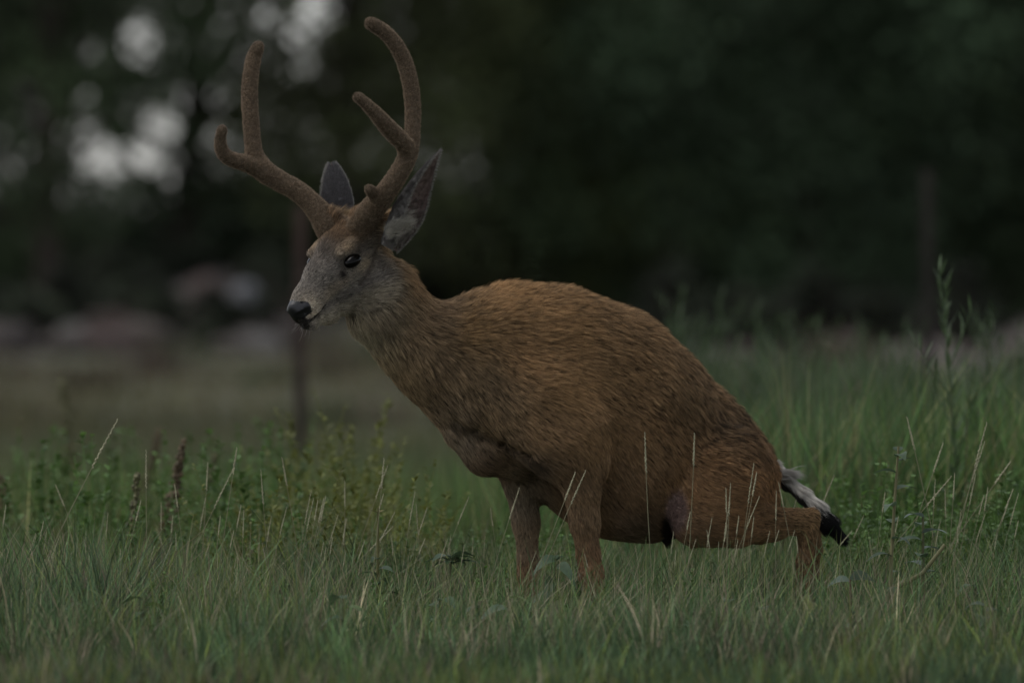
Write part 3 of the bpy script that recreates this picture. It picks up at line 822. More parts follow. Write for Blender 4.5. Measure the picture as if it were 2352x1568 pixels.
# ================================================================ grass (nobody could count it)
M_grass = tint_mat('grass_blade', rough=0.55, spec=0.25, transl=0.14)
def vnoise(x, y, s, seed):
    """smooth value noise in 0..1"""
    r = np.random.default_rng(seed); T = r.random((64, 64))
    u, v = x / s + 17.3, y / s + 9.1
    i, j = np.floor(u).astype(int), np.floor(v).astype(int)
    f, g_ = u - i, v - j
    f = f * f * (3 - 2 * f); g_ = g_ * g_ * (3 - 2 * g_)
    t = lambda a_, b_: T[a_ % 64, b_ % 64]
    return (t(i, j) * (1 - f) + t(i + 1, j) * f) * (1 - g_) + (t(i, j + 1) * (1 - f) + t(i + 1, j + 1) * f) * g_

def grass(name, x, y, h, w, col, lean, segs, tipc=1.25, ld=None, amt=None):
    n = len(x)
    az = rng.random(n) * 2 * math.pi
    if ld is None: ld = rng.random(n) * 2 * math.pi
    if amt is None: amt = lean * np.abs(rng.normal(0.5, 0.35, n)) * h
    else: amt = amt * h
    base = np.stack([x, y, ground_z(x, y) - 0.01], 1)
    side = np.stack([np.cos(az), np.sin(az), np.zeros(n)], 1)
    ldir = np.stack([np.cos(ld), np.sin(ld) * 0.7, np.zeros(n)], 1) + np.array([0.25, 0, 0])
    Vs, Cs = [], []
    ts = np.linspace(0, 1, segs + 1)
    for k, t in enumerate(ts):
        c = base + np.array([0, 0, 1.0]) * (h * (t - 0.12 * lean * t * t))[:, None] + ldir * (amt * t ** 1.8)[:, None]
        ww = w * (1 - 0.85 * t ** 1.6)
        cc = col * (0.8 + (tipc - 0.8) * t)
        if k < segs:
            Vs += [c - side * (ww / 2)[:, None], c + side * (ww / 2)[:, None]]; Cs += [cc, cc]
        else:
            Vs.append(c); Cs.append(cc)
    k = len(Vs)
    V = np.stack(Vs, 1).reshape(-1, 3); Cc = np.stack(Cs, 1).reshape(-1, 3)
    o = np.arange(n)[:, None] * k
    quads = np.concatenate([o + np.array([[2 * i, 2 * i + 1, 2 * i + 3, 2 * i + 2]]) for i in range(segs - 1)]) if segs > 1 else np.zeros((0, 4), int)
    tris = o + np.array([[k - 3, k - 2, k - 1]])
    ob = mesh_obj(name, np_mesh(name, V, [quads, tris], M_grass, Cc, smooth=True))
    return ob

def scatter(n, x0, x1, y0, y1, clump_s, seed, power=1.5):
    m = int(n * 3.4)
    x = rng.uniform(x0, x1, m); y = rng.uniform(y0, y1, m)
    d = vnoise(x, y, clump_s, seed) * 0.6 + vnoise(x, y, clump_s * 0.3, seed + 1) * 0.4
    keep = rng.random(m) < np.clip(d * 1.25, 0, 1) ** power * 1.3
    x, y = x[keep][:n], y[keep][:n]
    return x, y
GREEN = np.array([.064, .108, .036]); BLUEG = np.array([.064, .106, .054]); TAN = np.array([.215, .180, .115]); DEAD = np.array([.150, .118, .084]); YEL = np.array([.135, .165, .040])
def grass_colour(x, y, n, tanbias=0.0):
    a = vnoise(x, y, 0.55, 31); b_ = vnoise(x, y, 0.22, 32); c_ = vnoise(x, y, 1.3, 33)
    col = GREEN * (1 - a[:, None]) + BLUEG * a[:, None]
    r = rng.random(n)
    tanp = np.clip(0.18 + 0.75 * (b_ - 0.5) + 0.5 * (c_ - 0.5) + tanbias, 0.03, 0.8)
    col = np.where((r < tanp)[:, None], np.where((rng.random(n) < .5)[:, None], TAN, DEAD), col)
    col = np.where(((r > 0.93) & (b_ < .6))[:, None], YEL, col)
    return col * .95 * np.exp(rng.normal(0, 0.45, (n, 1)))
# short fine grass round the deer
tx_, ty_ = scatter(8200, -2.4, 2.4, -4.8, 3.4, 0.32, 5, 1.9); nt_ = len(tx_); per_ = 15; n = nt_ * per_
ti = np.repeat(np.arange(nt_), per_)
ang = rng.random(n) * 2 * math.pi; rr_ = np.abs(rng.normal(0, 1, n)) * .016
x = tx_[ti] + np.cos(ang) * rr_; y = ty_[ti] + np.sin(ang) * rr_
t_h = (0.082 + 0.145 * vnoise(tx_, ty_, 0.5, 8) + 0.07 * vnoise(tx_, ty_, 0.16, 9)) * rng.uniform(.6, 1.45, nt_) * np.clip(1 + (ty_ + 1.2) * .22, .45, 1) * (1 + .18 * np.clip((-.15 - tx_) / .3, 0, 1))
t_h = t_h * (1 - .3 * np.exp(-((tx_ - .12) / .28) ** 2 - ((ty_ + .5) / .6) ** 2) - .25 * np.exp(-((tx_ - .75) / .15) ** 2 - ((ty_ + .3) / .5) ** 2))
hgt = t_h[ti] * rng.uniform(.45, 1.25, n)
tc_ = grass_colour(tx_, ty_, nt_, .04 - .14 * np.clip(tx_ / .4, 0, 1))
bc_ = grass_colour(x, y, n, .02 - .12 * np.clip(x / .4, 0, 1))
colg = np.where((rng.random(n) < .6)[:, None], tc_[ti], bc_) * np.exp(rng.normal(0, .22, (n, 1))) * (.55 + .95 * vnoise(x, y, .28, 71) ** .9)[:, None]
yg_ = (vnoise(x, y, .6, 72) > .55)[:, None] * (rng.random((n, 1)) < .35)
colg = np.where(yg_, YEL * np.exp(rng.normal(0, .3, (n, 1))), colg)
# blades lean outwards from their tuft and with the tuft's own slant
td = rng.normal(0, .16, (nt_, 2)) + np.array([.10, 0])
lx = np.cos(ang) * .26 + td[ti, 0] + rng.normal(0, .10, n) - .2; ly = np.sin(ang) * .26 + td[ti, 1] + rng.normal(0, .10, n)
g1 = grass('meadow_grass', x, y, hgt, rng.uniform(.0020, .0050, n), colg, 0.75, 3, 1.3, np.arctan2(ly, lx), np.hypot(lx, ly))
tag(g1, 'short fine green and straw coloured grass around the deer', 'grass', kind='stuff')
# longer loose blades and straws standing out of it
n = 20000; x = rng.uniform(-2.2, 2.2, n); y = rng.uniform(-2.6, 1.8, n)
cl = np.where((rng.random(n) < .32)[:, None], np.array([.24, .215, .135]), np.where((rng.random(n) < .6)[:, None], np.array([.080, .145, .050]), np.array([.155, .185, .065])))
gl = grass('loose_blades', x, y, rng.uniform(.12, .35, n) ** 1.0 * np.clip(1 + (y + .8) * .2, .5, 1), rng.uniform(.0024, .0046, n), cl * np.exp(rng.normal(0, .3, (n, 1))), .7, 3)
tag(gl, 'loose long green and straw blades leaning out of the short grass', 'grass', kind='stuff')
# taller growth behind the deer
x, y = scatter(80000, -3.6, 3.6, 3.2, 14, 0.8, 15, 1.2); n = len(x)
tall = 0.25 + 0.24 * np.clip((x + 0.3) / 1.2, 0, 1) + 0.20 * vnoise(x, y, 0.9, 18)
tall = tall * np.clip(1.25 - 0.05 * (y - 3), 0.7, 1.2) 
colb = grass_colour(x, y, n, -0.12) * np.array([.98, 1.14, .76])
lf = np.clip((.2 - x) / .6, 0, 1)[:, None] * (rng.random((n, 1)) < .5)
colb = colb * (1 - lf) + np.array([.115, .130, .042]) * np.exp(rng.normal(0, .3, (n, 1))) * lf
g2 = grass('tall_grass', x, y, tall * rng.uniform(0.5, 1.2, n), rng.uniform(.004, .008, n), colb, 0.6, 2)
tag(g2, 'taller green grass growing behind the deer', 'grass', kind='stuff')
# thin dry pasture out to the trees
x, y = scatter(140000, -11, 11, 12, 70, 2.5, 25, .8); n = len(x)
tq = np.clip((y - 12) / 50, 0, 1)[:, None] ** .8
colc = (np.array([.076, .104, .042]) * (1 - tq) + np.array([.108, .094, .050]) * tq) * np.where((rng.random(n) < 0.5)[:, None], np.array([1.15, 1.0, 1.0]), np.array([.85, .95, .9])) * np.exp(rng.normal(0, .25, (n, 1))) * (.65 + .7 * vnoise(x, y, 1.6, 61))[:, None]
hc_ = (0.14 + 0.26 * vnoise(x, y, 2.2, 28)) * rng.uniform(.5, 1.2, n) + 0.30 * np.clip((x - 0.3) / 1.2, 0, 1) * np.clip((50 - y) / 25, 0, 1) * rng.uniform(.3, 1, n)
colc = np.where(((x > .3) & (rng.random(n) < .75))[:, None], np.array([.052, .088, .040]) * np.exp(rng.normal(0, .3, (n, 1))), colc)
hc_ = hc_ * np.clip((74 - y) / 52, .15, 1.05) + .16 * np.clip((34 - y) / 18, 0, 1) * vnoise(x, y, 1.1, 63) * (x < .4)
g3 = grass('pasture_grass', x, y, hc_, rng.uniform(.010, .022, n), colc, 0.7, 1)
fx, fy = scatter(150, -12, 12, 40, 76, 3.0, 29, .7); fi = np.repeat(np.arange(len(fx)), 90); n = len(fi)
x = fx[fi] + rng.normal(0, .16, n); y = fy[fi] + rng.normal(0, .16, n)
fh = rng.uniform(.18, .62, len(fx)) ** 1.2
fc = np.array([[.105, .090, .056], [.070, .082, .040], [.085, .062, .048], [.050, .052, .032]])[rng.integers(0, 4, len(fx))]
g4 = grass('rough_tussocks', x, y, fh[fi] * rng.uniform(.4, 1.1, n), rng.uniform(.018, .035, n), fc[fi] * np.exp(rng.normal(0, .25, (n, 1))), .7, 1)
tag(g4, 'rough tan and olive tussocks of grass before the stones and trees', 'grass', kind='stuff')
tag(g3, 'thin olive pasture grass between the meadow and the trees', 'grass', kind='stuff')

# ================================================================ plants
M_leaf = tint_mat('weed_leaf', rough=0.5, spec=0.3, noise=0.2, nscale=40, transl=0.3)
M_stem = tint_mat('weed_stem', rough=0.6, spec=0.2, noise=0.2, nscale=60)
class MB:
    def __init__(s): s.V, s.Q, s.T, s.C = [], [], [], []
    def tube(s, pts, rad, col, n=5):
        pts = np.asarray(pts, float); o = len(s.V)
        for i, p_ in enumerate(pts):
            d = pts[min(i + 1, len(pts) - 1)] - pts[max(i - 1, 0)]; d = d / (np.linalg.norm(d) + 1e-9)
            u = np.cross(d, [0.31, 0.95, 0.1]); u /= np.linalg.norm(u) + 1e-9; v = np.cross(d, u)
            r = rad[i] if hasattr(rad, '__len__') else rad
            for k in range(n):
                a_ = 2 * math.pi * k / n
                s.V.append(p_ + (u * math.cos(a_) + v * math.sin(a_)) * r); s.C.append(col[i] if np.ndim(col) > 1 else col)
        for i in range(len(pts) - 1):
            for k in range(n):
                a_ = o + i * n + k; b_ = o + i * n + (k + 1) % n
                s.Q.append((a_, b_, b_ + n, a_ + n))
    def leaf(s, base, d, L, wd, droop, col, fold=0.25, segs=4, roll=0.0):
        """pointed blade with a folded midrib"""
        d = np.asarray(d, float); d = d / np.linalg.norm(d)
        sd_ = np.cross(d, [0, 0, 1.0]); nn_ = np.linalg.norm(sd_)
        sd_ = sd_ / nn_ if nn_ > 1e-3 else np.array([1.0, 0, 0])
        up = np.cross(sd_, d)
        sd_, up = sd_ * math.cos(roll) + up * math.sin(roll), up * math.cos(roll) - sd_ * math.sin(roll)
        o = len(s.V); col = np.asarray(col)
        for i in range(segs + 1):
            t = i / segs
            c = np.asarray(base) + d * L * t + np.array([0, 0, -1.0]) * droop * L * t * t
            w_ = wd * 0.5 * math.sin(math.pi * min(0.04 + 0.96 * t, 1.0) ** 0.75) + 0.0004
            s.V += [c - sd_ * w_ + up * w_ * fold, c, c + sd_ * w_ + up * w_ * fold]
            s.C += [col, col * 0.85, col]
        for i in range(segs):
            a_ = o + i * 3
            s.Q += [(a_, a_ + 1, a_ + 4, a_ + 3), (a_ + 1, a_ + 2, a_ + 5, a_ + 4)]
    def blob(s, c, r, col, sq=(1, 1, 1)):
        """small faceted seed"""
        o = len(s.V)
        for d in ((1, 0, 0), (0, 1, 0), (-1, 0, 0), (0, -1, 0), (0, 0, 1), (0, 0, -1)):
            s.V.append(np.asarray(c) + np.array(d) * r * np.array(sq) * rng.uniform(.8, 1.2)); s.C.append(col)
        for k in range(4):
            s.T += [(o + k, o + (k + 1) % 4, o + 4), (o + (k + 1) % 4, o + k, o + 5)]
    def mesh(s, name, mat, smooth=True):
        Fs = []
        if s.Q: Fs.append(np.array(s.Q))
        if s.T: Fs.append(np.array(s.T))
        return np_mesh(name, np.array(s.V), Fs, mat, np.array(s.C), smooth)

def place(name, parts, loc, rz=0.0, sc=1.0, label=None, cat=None, group=None, tilt=(0, 0)):
    o = empty(name, loc)
    o.rotation_euler = (tilt[0], tilt[1], rz); o.scale = (sc, sc, sc)
    for pn, pm, sub in parts:
        c = mesh_obj(pn, pm, None, o)
        if pn == 'leaves': c['kind'] = 'stuff'
        for sn, sm in sub: mesh_obj(sn, sm, None, c)
    return tag(o, label, cat, group)

# --- seed stalks: a thin culm with a narrow spike
def stalk_proto(kind):
    H_ = 0.5; head = [0.085, 0.07, 0.10, 0.06][kind % 4]
    bow = [.02, -.015, .03, .008][kind % 4]
    stem = MB(); spike = MB()
    t = np.linspace(0, 1, 9)
    pts = np.stack([bow * t ** 2, 0.3 * bow * np.sin(t * 3), H_ * t], 1)
    sc_ = np.array([.150, .150, .080]); top = np.array([.230, .215, .130])
    stem.tube(pts[:8], np.linspace(.0012, .0007, 8), [sc_ * (1 - q) + top * q for q in np.linspace(0, 1, 8)], 4)
    if kind % 4 != 3 or True:
        z0 = H_ - head; m = 26
        for k in range(m):
            q = k / (m - 1); z = z0 + head * q
            px_ = np.interp(z, pts[:, 2], pts[:, 0]); py_ = np.interp(z, pts[:, 2], pts[:, 1])
            a_ = k * 2.4; rr = .0013 * (1 - .5 * q)
            spike.blob((px_ + math.cos(a_) * rr, py_ + math.sin(a_) * rr, z), .0019 * (1.05 - .55 * abs(q - .35)), np.array([.36, .34, .22]) * rng.uniform(.75, 1.15), (1, 1, 2.1))
    st = stem.mesh('stem', M_stem); sp = spike.mesh('seed_head', M_stem, False)
    lv = MB()
    for k in range(2):
        lv.leaf((0, 0, .06 + .07 * k), (math.cos(k * 2.5 + kind), math.sin(k * 2.5 + kind), 1.6), rng.uniform(.12, .18), .004, .25, GREEN * rng.uniform(.9, 1.6))
    return [('stem', st, [('leaf', lv.mesh('leaf', M_leaf))]), ('seed_head', sp, [])]
STALK = [stalk_proto(k) for k in range(4)]
FRONT = [(1460,991,6),(1610,991,-5),(1704,1056,-2),(1732,1079,-9),(1662,1106,1),(1679,1117,-2),(1721,1129,-16),(1580,1169,-9),(1768,1124,3),(1741,1183,-10),(1750,1212,-7),(1784,1208,-15),
 (1536,1216,-3),(1632,1211,6),(1616,1183,-4),(1665,1200,-8),(1814,1210,-14),(1703,1237,-14),(1582,1230,-12),(1609,1286,-5),(1326,1070,-20),(1332,1086,-24),(1216,1256,-14),(1338,1268,16),(1176,1112,-14),(1838,1225,2),(1655,1150,-3),(1692,1180,-6),(1640,1240,4),(1560,1260,-8)]
LEFT = [(237,945,-22),(121,1111,24),(316,1031,4),(490,1059,-6),(508,1064,-20),(537,1022,-7),(582,1073,8),(661,1044,7),(692,1119,-5),(724,1143,-8),(644,1158,-10),(564,1158,-14),(450,1138,-4),(395,1109,9),(356,1151,4),(24,1156,-11),
 (65,1216,-12),(102,1216,-6),(186,1216,3),(213,1247,-3),(378,1235,-16),(477,1243,-17),(591,1245,16),(412,1218,-2),(140,1293,6),(295,1318,1),(874,1054,-16),(896,1050,-8),(930,1123,-4),(874,1128,-14),(966,1158,-14),(804,1101,-3),(698,1137,-6),(1121,1162,9),(781,1185,-2),
 (40,1260,-8),(330,1290,-12),(540,1270,-9),(610,1180,-6),(845,1240,-22),(1010,1230,-13),(745,1250,-8)]
RIGHT = [(1800,1102,8),(1839,1113,-12),(1823,1141,-15),(1900,1082,-18),(1967,1291,-4),(1996,1293,-6),(1951,1210,-38),(1897,1318,-9),(2182,1018,-22),(2234,1004,-12),(2318,1051,-34),(2170,1078,-36),(2281,1117,-12),(2188,1164,-2),(2285,1222,-8),(2211,1292,-26),(2305,1281,-16),(2140,1205,-5),(2137,1314,-17),(2313,1324,-8),
 (2098,950,10),(2236,961,-9),(2060,1180,-10),(2020,1240,-16),(2250,1300,-9),(2100,1260,-7),(2335,1190,-11)]
def put_stalk(px, py, lean, y, label, group, k):
    tip = W(px, py, y); th = math.radians(lean)
    for _ in range(3):
        gz = float(ground_z(tip[0], y)); hgt_ = tip[2] - gz
        bx = tip[0] + math.tan(th) * hgt_ * 1.0
        gz = float(ground_z(bx, y))
    ln_ = (tip[2] - gz) / math.cos(th)
    o = place('seed_stalk', STALK[k % 4], (bx, y, gz - .005), 0, ln_ / 0.5, label, 'grass stalk', group, tilt=(rng.normal(0, .05), -th))
    return o
_r = np.random.default_rng(23)
LEFT += [(_r.uniform(0, 1130), _r.uniform(1130, 1330), _r.normal(-6, 9)) for _ in range(45)]
RIGHT += [(_r.uniform(1900, 2340), _r.uniform(1080, 1330), _r.normal(-8, 9)) for _ in range(25)]
k = 0
for (px_, py_, l_) in FRONT:
    put_stalk(px_, py_, l_, rng.uniform(-.75, -.42), 'slender seed-headed grass stalk standing in front of the deer\'s body or legs', 'seed stalks in front of the deer', k); k += 1
for (px_, py_, l_) in LEFT:
    put_stalk(px_, py_, l_, rng.uniform(-.5, .45), 'slender seed-headed grass stalk in the open meadow before the deer\'s chest', 'seed stalks ahead of the deer', k); k += 1
for (px_, py_, l_) in RIGHT:
    put_stalk(px_, py_, l_, rng.uniform(-.35, .6), 'slender seed-headed grass stalk in the tall growth behind the deer\'s rump', 'seed stalks behind the rump', k); k += 1

# --- small-leaved bright green weeds
def leafy_proto(seed, h, col, stems, leafn, L, wd):
    r = np.random.default_rng(seed); parts = []
    stem = MB(); lv = MB()
    for s_ in range(stems):
        a_ = r.uniform(0, 6.28); sp = r.uniform(.05, .35) * (0 if s_ == 0 else 1)
        hh_s = h * r.uniform(.6, 1.0)
        t = np.linspace(0, 1, 6)
        pts = np.stack([math.cos(a_) * sp * h * t ** 1.4, math.sin(a_) * sp * h * t ** 1.4, hh_s * t], 1)
        stem.tube(pts, np.linspace(.0022, .0008, 6), col * .9, 4)
        for k in range(leafn):
            q = r.uniform(.12, 1.0)
            c = np.array([np.interp(q, t, pts[:, i]) for i in range(3)])
            b_ = r.uniform(0, 6.28)
            lv.leaf(c, (math.cos(b_), math.sin(b_), r.uniform(.2, 1.1)), L * r.uniform(.6, 1.2) * (1.1 - .5 * q), wd * r.uniform(.7, 1.2), .15, col * r.uniform(.7, 1.45), segs=2)
    return [('stem', stem.mesh('stem', M_stem), []), ('leaves', lv.mesh('leaves', M_leaf), [])]
BRIGHT = np.array([.085, .155, .038])
LEAFY = [leafy_proto(100 + i, .30, BRIGHT * f, 8, 30, .026, .0095) for i, f in enumerate((1.0, .85, 1.15))]
for P in LEAFY: P[1][1]['kind'] = 'stuff'
spots = []
for i in range(110):
    px_ = rng.choice([rng.uniform(-60, 1300), rng.uniform(1900, 2420)], p=[.5, .5]); y_ = rng.choice([rng.uniform(-1.4, -.5), rng.uniform(.5, 3.8)], p=[.22, .78])
    spots.append((px_, y_, rng.uniform(.7, 1.35) * (1.0 if y_ > 0 else .6)))
spots += [(300, -.1, .75), (380, .0, .7), (160, .1, .8), (560, .8, 1.2), (1395, -.5, .62), (1290, 1.2, 1.2), (1310, .9, 1.0), (1960, .8, 1.3), (2060, .9, 1.3), (2200, 1.1, 1.2), (1110, 1.2, 1.0), (2330, .7, 1.2)] + [(1935 + 27 * q, .7 + .3 * ((q * 5) % 7), 1.25 + .1 * ((q * 3) % 5)) for q in range(17)] + [(1080 + 22 * q, .9 + .3 * ((q * 5) % 7), 1.1) for q in range(9)] + [(15 + 28 * q, 2.2 + 1.0 * ((q * 5) % 7), 1.5 + .13 * ((q * 3) % 6)) for q in range(26)] + [(40 + 62 * q, -.9 + .28 * ((q * 3) % 5), .62 + .08 * ((q * 7) % 4)) for q in range(38) if abs(40 + 62 * q - 1850) > 60]
for i, (px_, y_, s_) in enumerate(spots):
    w_ = W(px_, 1496, y_)
    behind = 'behind the deer' if y_ > .3 else 'among the short grass'
    lab = 'bushy small-leaved green weed growing just beyond the deer' if y_ > .3 else 'low small-leaved green weed among the short grass beside or before the deer'
    place('leafy_weed', LEAFY[i % 3], (w_[0], y_, float(ground_z(w_[0], y_)) - .005), rng.uniform(0, 6.28), s_, lab, 'weed', 'small-leaved weeds ' + ('behind the deer' if y_ > .3 else 'in the short grass'))

# --- yellow-green bushy weeds beyond the deer's chest
YG = np.array([.150, .165, .036])
GOLD = [leafy_proto(200 + i, .62, YG * f, 6, 48, .045, .012) for i, f in enumerate((1.0, .8))]
for i, (px_, top, y_) in enumerate([(700, 905, 4.5), (735, 940, 5.2), (770, 920, 4.0), (810, 890, 5.0), (838, 870, 4.2), (862, 960, 3.6), (640, 1010, 3.8), (600, 1030, 4.4), (900, 990, 3.2), (780, 1010, 2.8), (690, 1040, 2.6), (560, 1080, 3.0), (935, 1040, 2.4), (840, 1060, 2.2)] + [(560 + 31 * q, 1050 + 60 * ((q * 7) % 5) / 4, 1.0 + .35 * ((q * 3) % 5)) for q in range(15)]):
    w_ = W(px_, top, y_); gz = float(ground_z(w_[0], y_))
    place('yellow_weed', GOLD[i % 2], (w_[0], y_, gz), rng.uniform(0, 6.28), (w_[2] - gz) / .60, 'upright yellow-green bushy weed growing beyond the deer\'s throat and chest', 'weed', 'yellow-green weeds')

# --- tall narrow-leaved weeds beyond the rump
def tall_proto(seed, col):
    r = np.random.default_rng(seed); stem = MB(); lv = MB(); h = 1.0
    t = np.linspace(0, 1, 10); pts = np.stack([.05 * np.sin(t * 2.2 + seed), .03 * np.sin(t * 3), t * h], 1)
    stem.tube(pts, np.linspace(.005, .0018, 10), col * .9, 5)
    for k in range(46):
        q = .25 + .75 * k / 45; c = np.array([np.interp(q, t, pts[:, i]) for i in range(3)]); b_ = k * 2.4 + r.uniform(-.3, .3)
        lv.leaf(c, (math.cos(b_) * .55, math.sin(b_) * .55, 1.0), r.uniform(.08, .13) * (1.15 - .6 * q), .013 * (1.2 - .6 * q), .05, col * r.uniform(.75, 1.3), segs=3)
    for k in range(5):
        b_ = k * 1.9; z = .45 + .09 * k; e_ = np.array([math.cos(b_) * .10, math.sin(b_) * .10, z + .16]); s0 = np.array([np.interp(z, pts[:, 2], pts[:, 0]), 0, z])
        stem.tube([s0, (s0 + e_) / 2 + [0, 0, -.01], e_], [.0025, .002, .001], col * .9, 4)
        for j in range(6):
            c = s0 + (e_ - s0) * (.3 + .7 * j / 5)
            lv.leaf(c, (math.cos(b_ + j) * .5, math.sin(b_ + j) * .5, 1), .06, .008, 0, col * r.uniform(.8, 1.3), segs=2)
    return [('stem', stem.mesh('stem', M_stem), []), ('leaves', lv.mesh('leaves', M_leaf), [])]
TG = np.array([.072, .108, .050])
TALL = [tall_proto(1, TG), tall_proto(2, TG * .85), tall_proto(3, TG * 1.1)]
tw = [(2160, 622, 3.4), (2250, 720, 6.5), (2300, 775, 7.5), (2340, 760, 8.5), (2085, 830, 6.8), (2215, 860, 4.4), (1570, 675, 13), (1640, 735, 12), (1680, 685, 12.5), (1800, 738, 11), (1735, 790, 10), (1900, 800, 10), (1980, 770, 11), (2030, 840, 8.5), (1850, 860, 8), (1760, 880, 9), (2130, 930, 4.8), (1950, 930, 6), (2290, 910, 4.6)]
_r = np.random.default_rng(17)
tw += [(_r.uniform(1580, 2380), _r.uniform(700, 850), _r.uniform(9, 19)) for _ in range(26)]
for i, (px_, top, y_) in enumerate(tw):
    w_ = W(px_, top, y_); gz = float(ground_z(w_[0], y_))
    lab = 'tallest narrow-leaved green weed, standing alone above the growth beyond the rump' if i == 0 else 'tall narrow-leaved green weed in the thick growth beyond the deer\'s back'
    place('tall_weed', TALL[i % 3], (w_[0], y_, gz), rng.uniform(0, 6.28), (w_[2] - gz) / 1.0, lab, 'weed', None if i == 0 else 'tall green weeds beyond the deer')
# dry bent straws in that growth
straw_stem = MB(); t = np.linspace(0, 1, 7)
straw_stem.tube(np.stack([.16 * t ** 2, .02 * t, t], 1), np.linspace(.004, .0015, 7), np.array([.21, .175, .13]), 4)
straw_head = MB(); straw_head.leaf((.16, .02, 1.0), (.6, .1, .5), .14, .018, .5, np.array([.23, .19, .14])); straw_head.leaf((.10, .02, .8), (-.5, .1, .9), .15, .012, .3, np.array([.21, .18, .13]))
STRAW = [('stem', straw_stem.mesh('stem', M_stem), []), ('dry_leaf', straw_head.mesh('dry_leaf', M_leaf), [])]
for (px_, top, y_, rz_) in [(1870, 930, 7, 0), (1935, 985, 6, .4), (2040, 815, 7, 3.0), (2065, 850, 7.5, .2), (1750, 1010, 5.5, .3), (2010, 800, 6, 2.8), (1830, 985, 6.5, .1), (1930, 850, 9, 3.3)]:
    w_ = W(px_, top, y_); gz = float(ground_z(w_[0], y_))
    place('dry_straw', STRAW, (w_[0], y_, gz), rz_, (w_[2] - gz) / 1.0, 'dry bent straw-coloured stem in the green growth beyond the rump', 'dry stem', 'dry straws beyond the rump')

# --- brown dock seed heads on the left
def dock_proto(seed, col):
    r = np.random.default_rng(seed); stem = MB(); head = MB(); lv = MB()
    t = np.linspace(0, 1, 8); pts = np.stack([.06 * t ** 2, .02 * t, t * .5], 1)
    stem.tube(pts, np.linspace(.005, .002, 8), col * .8, 5)
    for k in range(170):
        q = r.uniform(.5, 1.0); c = np.array([np.interp(q, t, pts[:, i]) for i in range(3)]); rad_ = .03 * (1.12 - q) / .6 * r.uniform(.2, 1)
        b_ = r.uniform(0, 6.28)
        head.blob(c + np.array([math.cos(b_) * rad_, math.sin(b_) * rad_, 0]), r.uniform(.004, .008), col * r.uniform(.6, 1.5), (1, 1, 1.3))
    for k in range(5):
        b_ = k * 1.3; lv.leaf((0, 0, .05 + .05 * k), (math.cos(b_), math.sin(b_), .9), r.uniform(.10, .17), .035, .5, np.array([.13, .11, .05]) * r.uniform(.6, 1.3))
    hd_ = head.mesh('seed_head', M_stem, False); hd_['kind'] = 'stuff'
    return [('stem', stem.mesh('stem', M_stem), []), ('seed_head', hd_, []), ('leaves', lv.mesh('leaves', M_leaf), [])]
DOCK = [dock_proto(5, np.array([.105, .078, .046])), dock_proto(6, np.array([.105, .100, .050]))]
for i, (px_, top, y_, rz_, what) in enumerate([(372, 1010, 2.8, 0, 'tall dark brown'), (252, 1080, 1.5, 3.0, 'leaning olive-topped'), (45, 965, 5.0, 3.1, 'reddish-tipped'), (150, 872, 12.0, 3.2, 'drooping blurred'), (322, 985, 8.0, 0, 'slim russet'), (455, 1040, 5.0, 0, 'short tawny')]):
    w_ = W(px_, top, y_); gz = float(ground_z(w_[0], y_))
    place('dock_plant', DOCK[i % 2], (w_[0], y_, gz), rz_, (w_[2] - gz) / .5, what + ' dock seed plant in the meadow ahead of the deer', 'dock plant', 'dock plants', tilt=(0, [0, -.3, .1, -.1, 0, 0][i]))

# --- broad-leaved weeds in the foreground
def broad(name, loc, h, leaves, label, stemcol=(.10, .105, .05), lean=(0, 0), branch=None, scale=1.3):
    o = empty(name, loc); o.scale = (scale,) * 3; stem = MB(); t = np.linspace(0, 1, 7)
    pts = np.stack([lean[0] * t ** 1.5, lean[1] * t, h * t], 1)
    stem.tube(pts, np.linspace(.0050, .0022, 7), np.array(stemcol), 6)
    if branch is not None:
        bz, be = branch; s0 = np.array([np.interp(bz, pts[:, 2], pts[:, 0]), 0, bz]); be = np.array(be)
        stem.tube([s0, (s0 + be) / 2 + [.01, 0, -.01], be], [.005, .0042, .0035], np.array(stemcol) * 1.05, 6)
        stem.blob(s0, .008, np.array(stemcol) * .8)
    mesh_obj('stem', stem.mesh('stem', M_stem), None, o)
    for (z, az_, L, wd, dr, c, rl) in leaves:
        b_ = MB(); q = min(z, h)
        c0 = (np.interp(q, pts[:, 2], pts[:, 0]), np.interp(q, pts[:, 2], pts[:, 1]), z)
        a_ = math.radians(az_)
        b_.leaf(c0, (math.cos(a_), math.sin(a_), .45), L, wd, dr, np.array(c) * 1.35, segs=6, roll=rl)
        mesh_obj('leaf', b_.mesh('leaf', M_leaf), None, o)
    return tag(o, label, 'weed', 'broad-leaved weeds in the foreground')
LG = (.062, .095, .055); DG = (.040, .066, .032); YL = (.13, .14, .045)
def ring(z0, z1, n, L, wd, dr, cols, seed):
    r = np.random.default_rng(seed)
    return [(z0 + (z1 - z0) * k / max(n - 1, 1), (k * 137.5 + r.uniform(-20, 20)) % 360, L * r.uniform(.75, 1.2), wd * r.uniform(.8, 1.2), dr * r.uniform(.7, 1.3), np.array(cols[k % len(cols)]) * r.uniform(.8, 1.2), r.uniform(-.4, .4)) for k in range(n)]
def bpos(px_, y_): w_ = W(px_, 1496, y_); return (w_[0], y_, float(ground_z(w_[0], y_)) - .005)
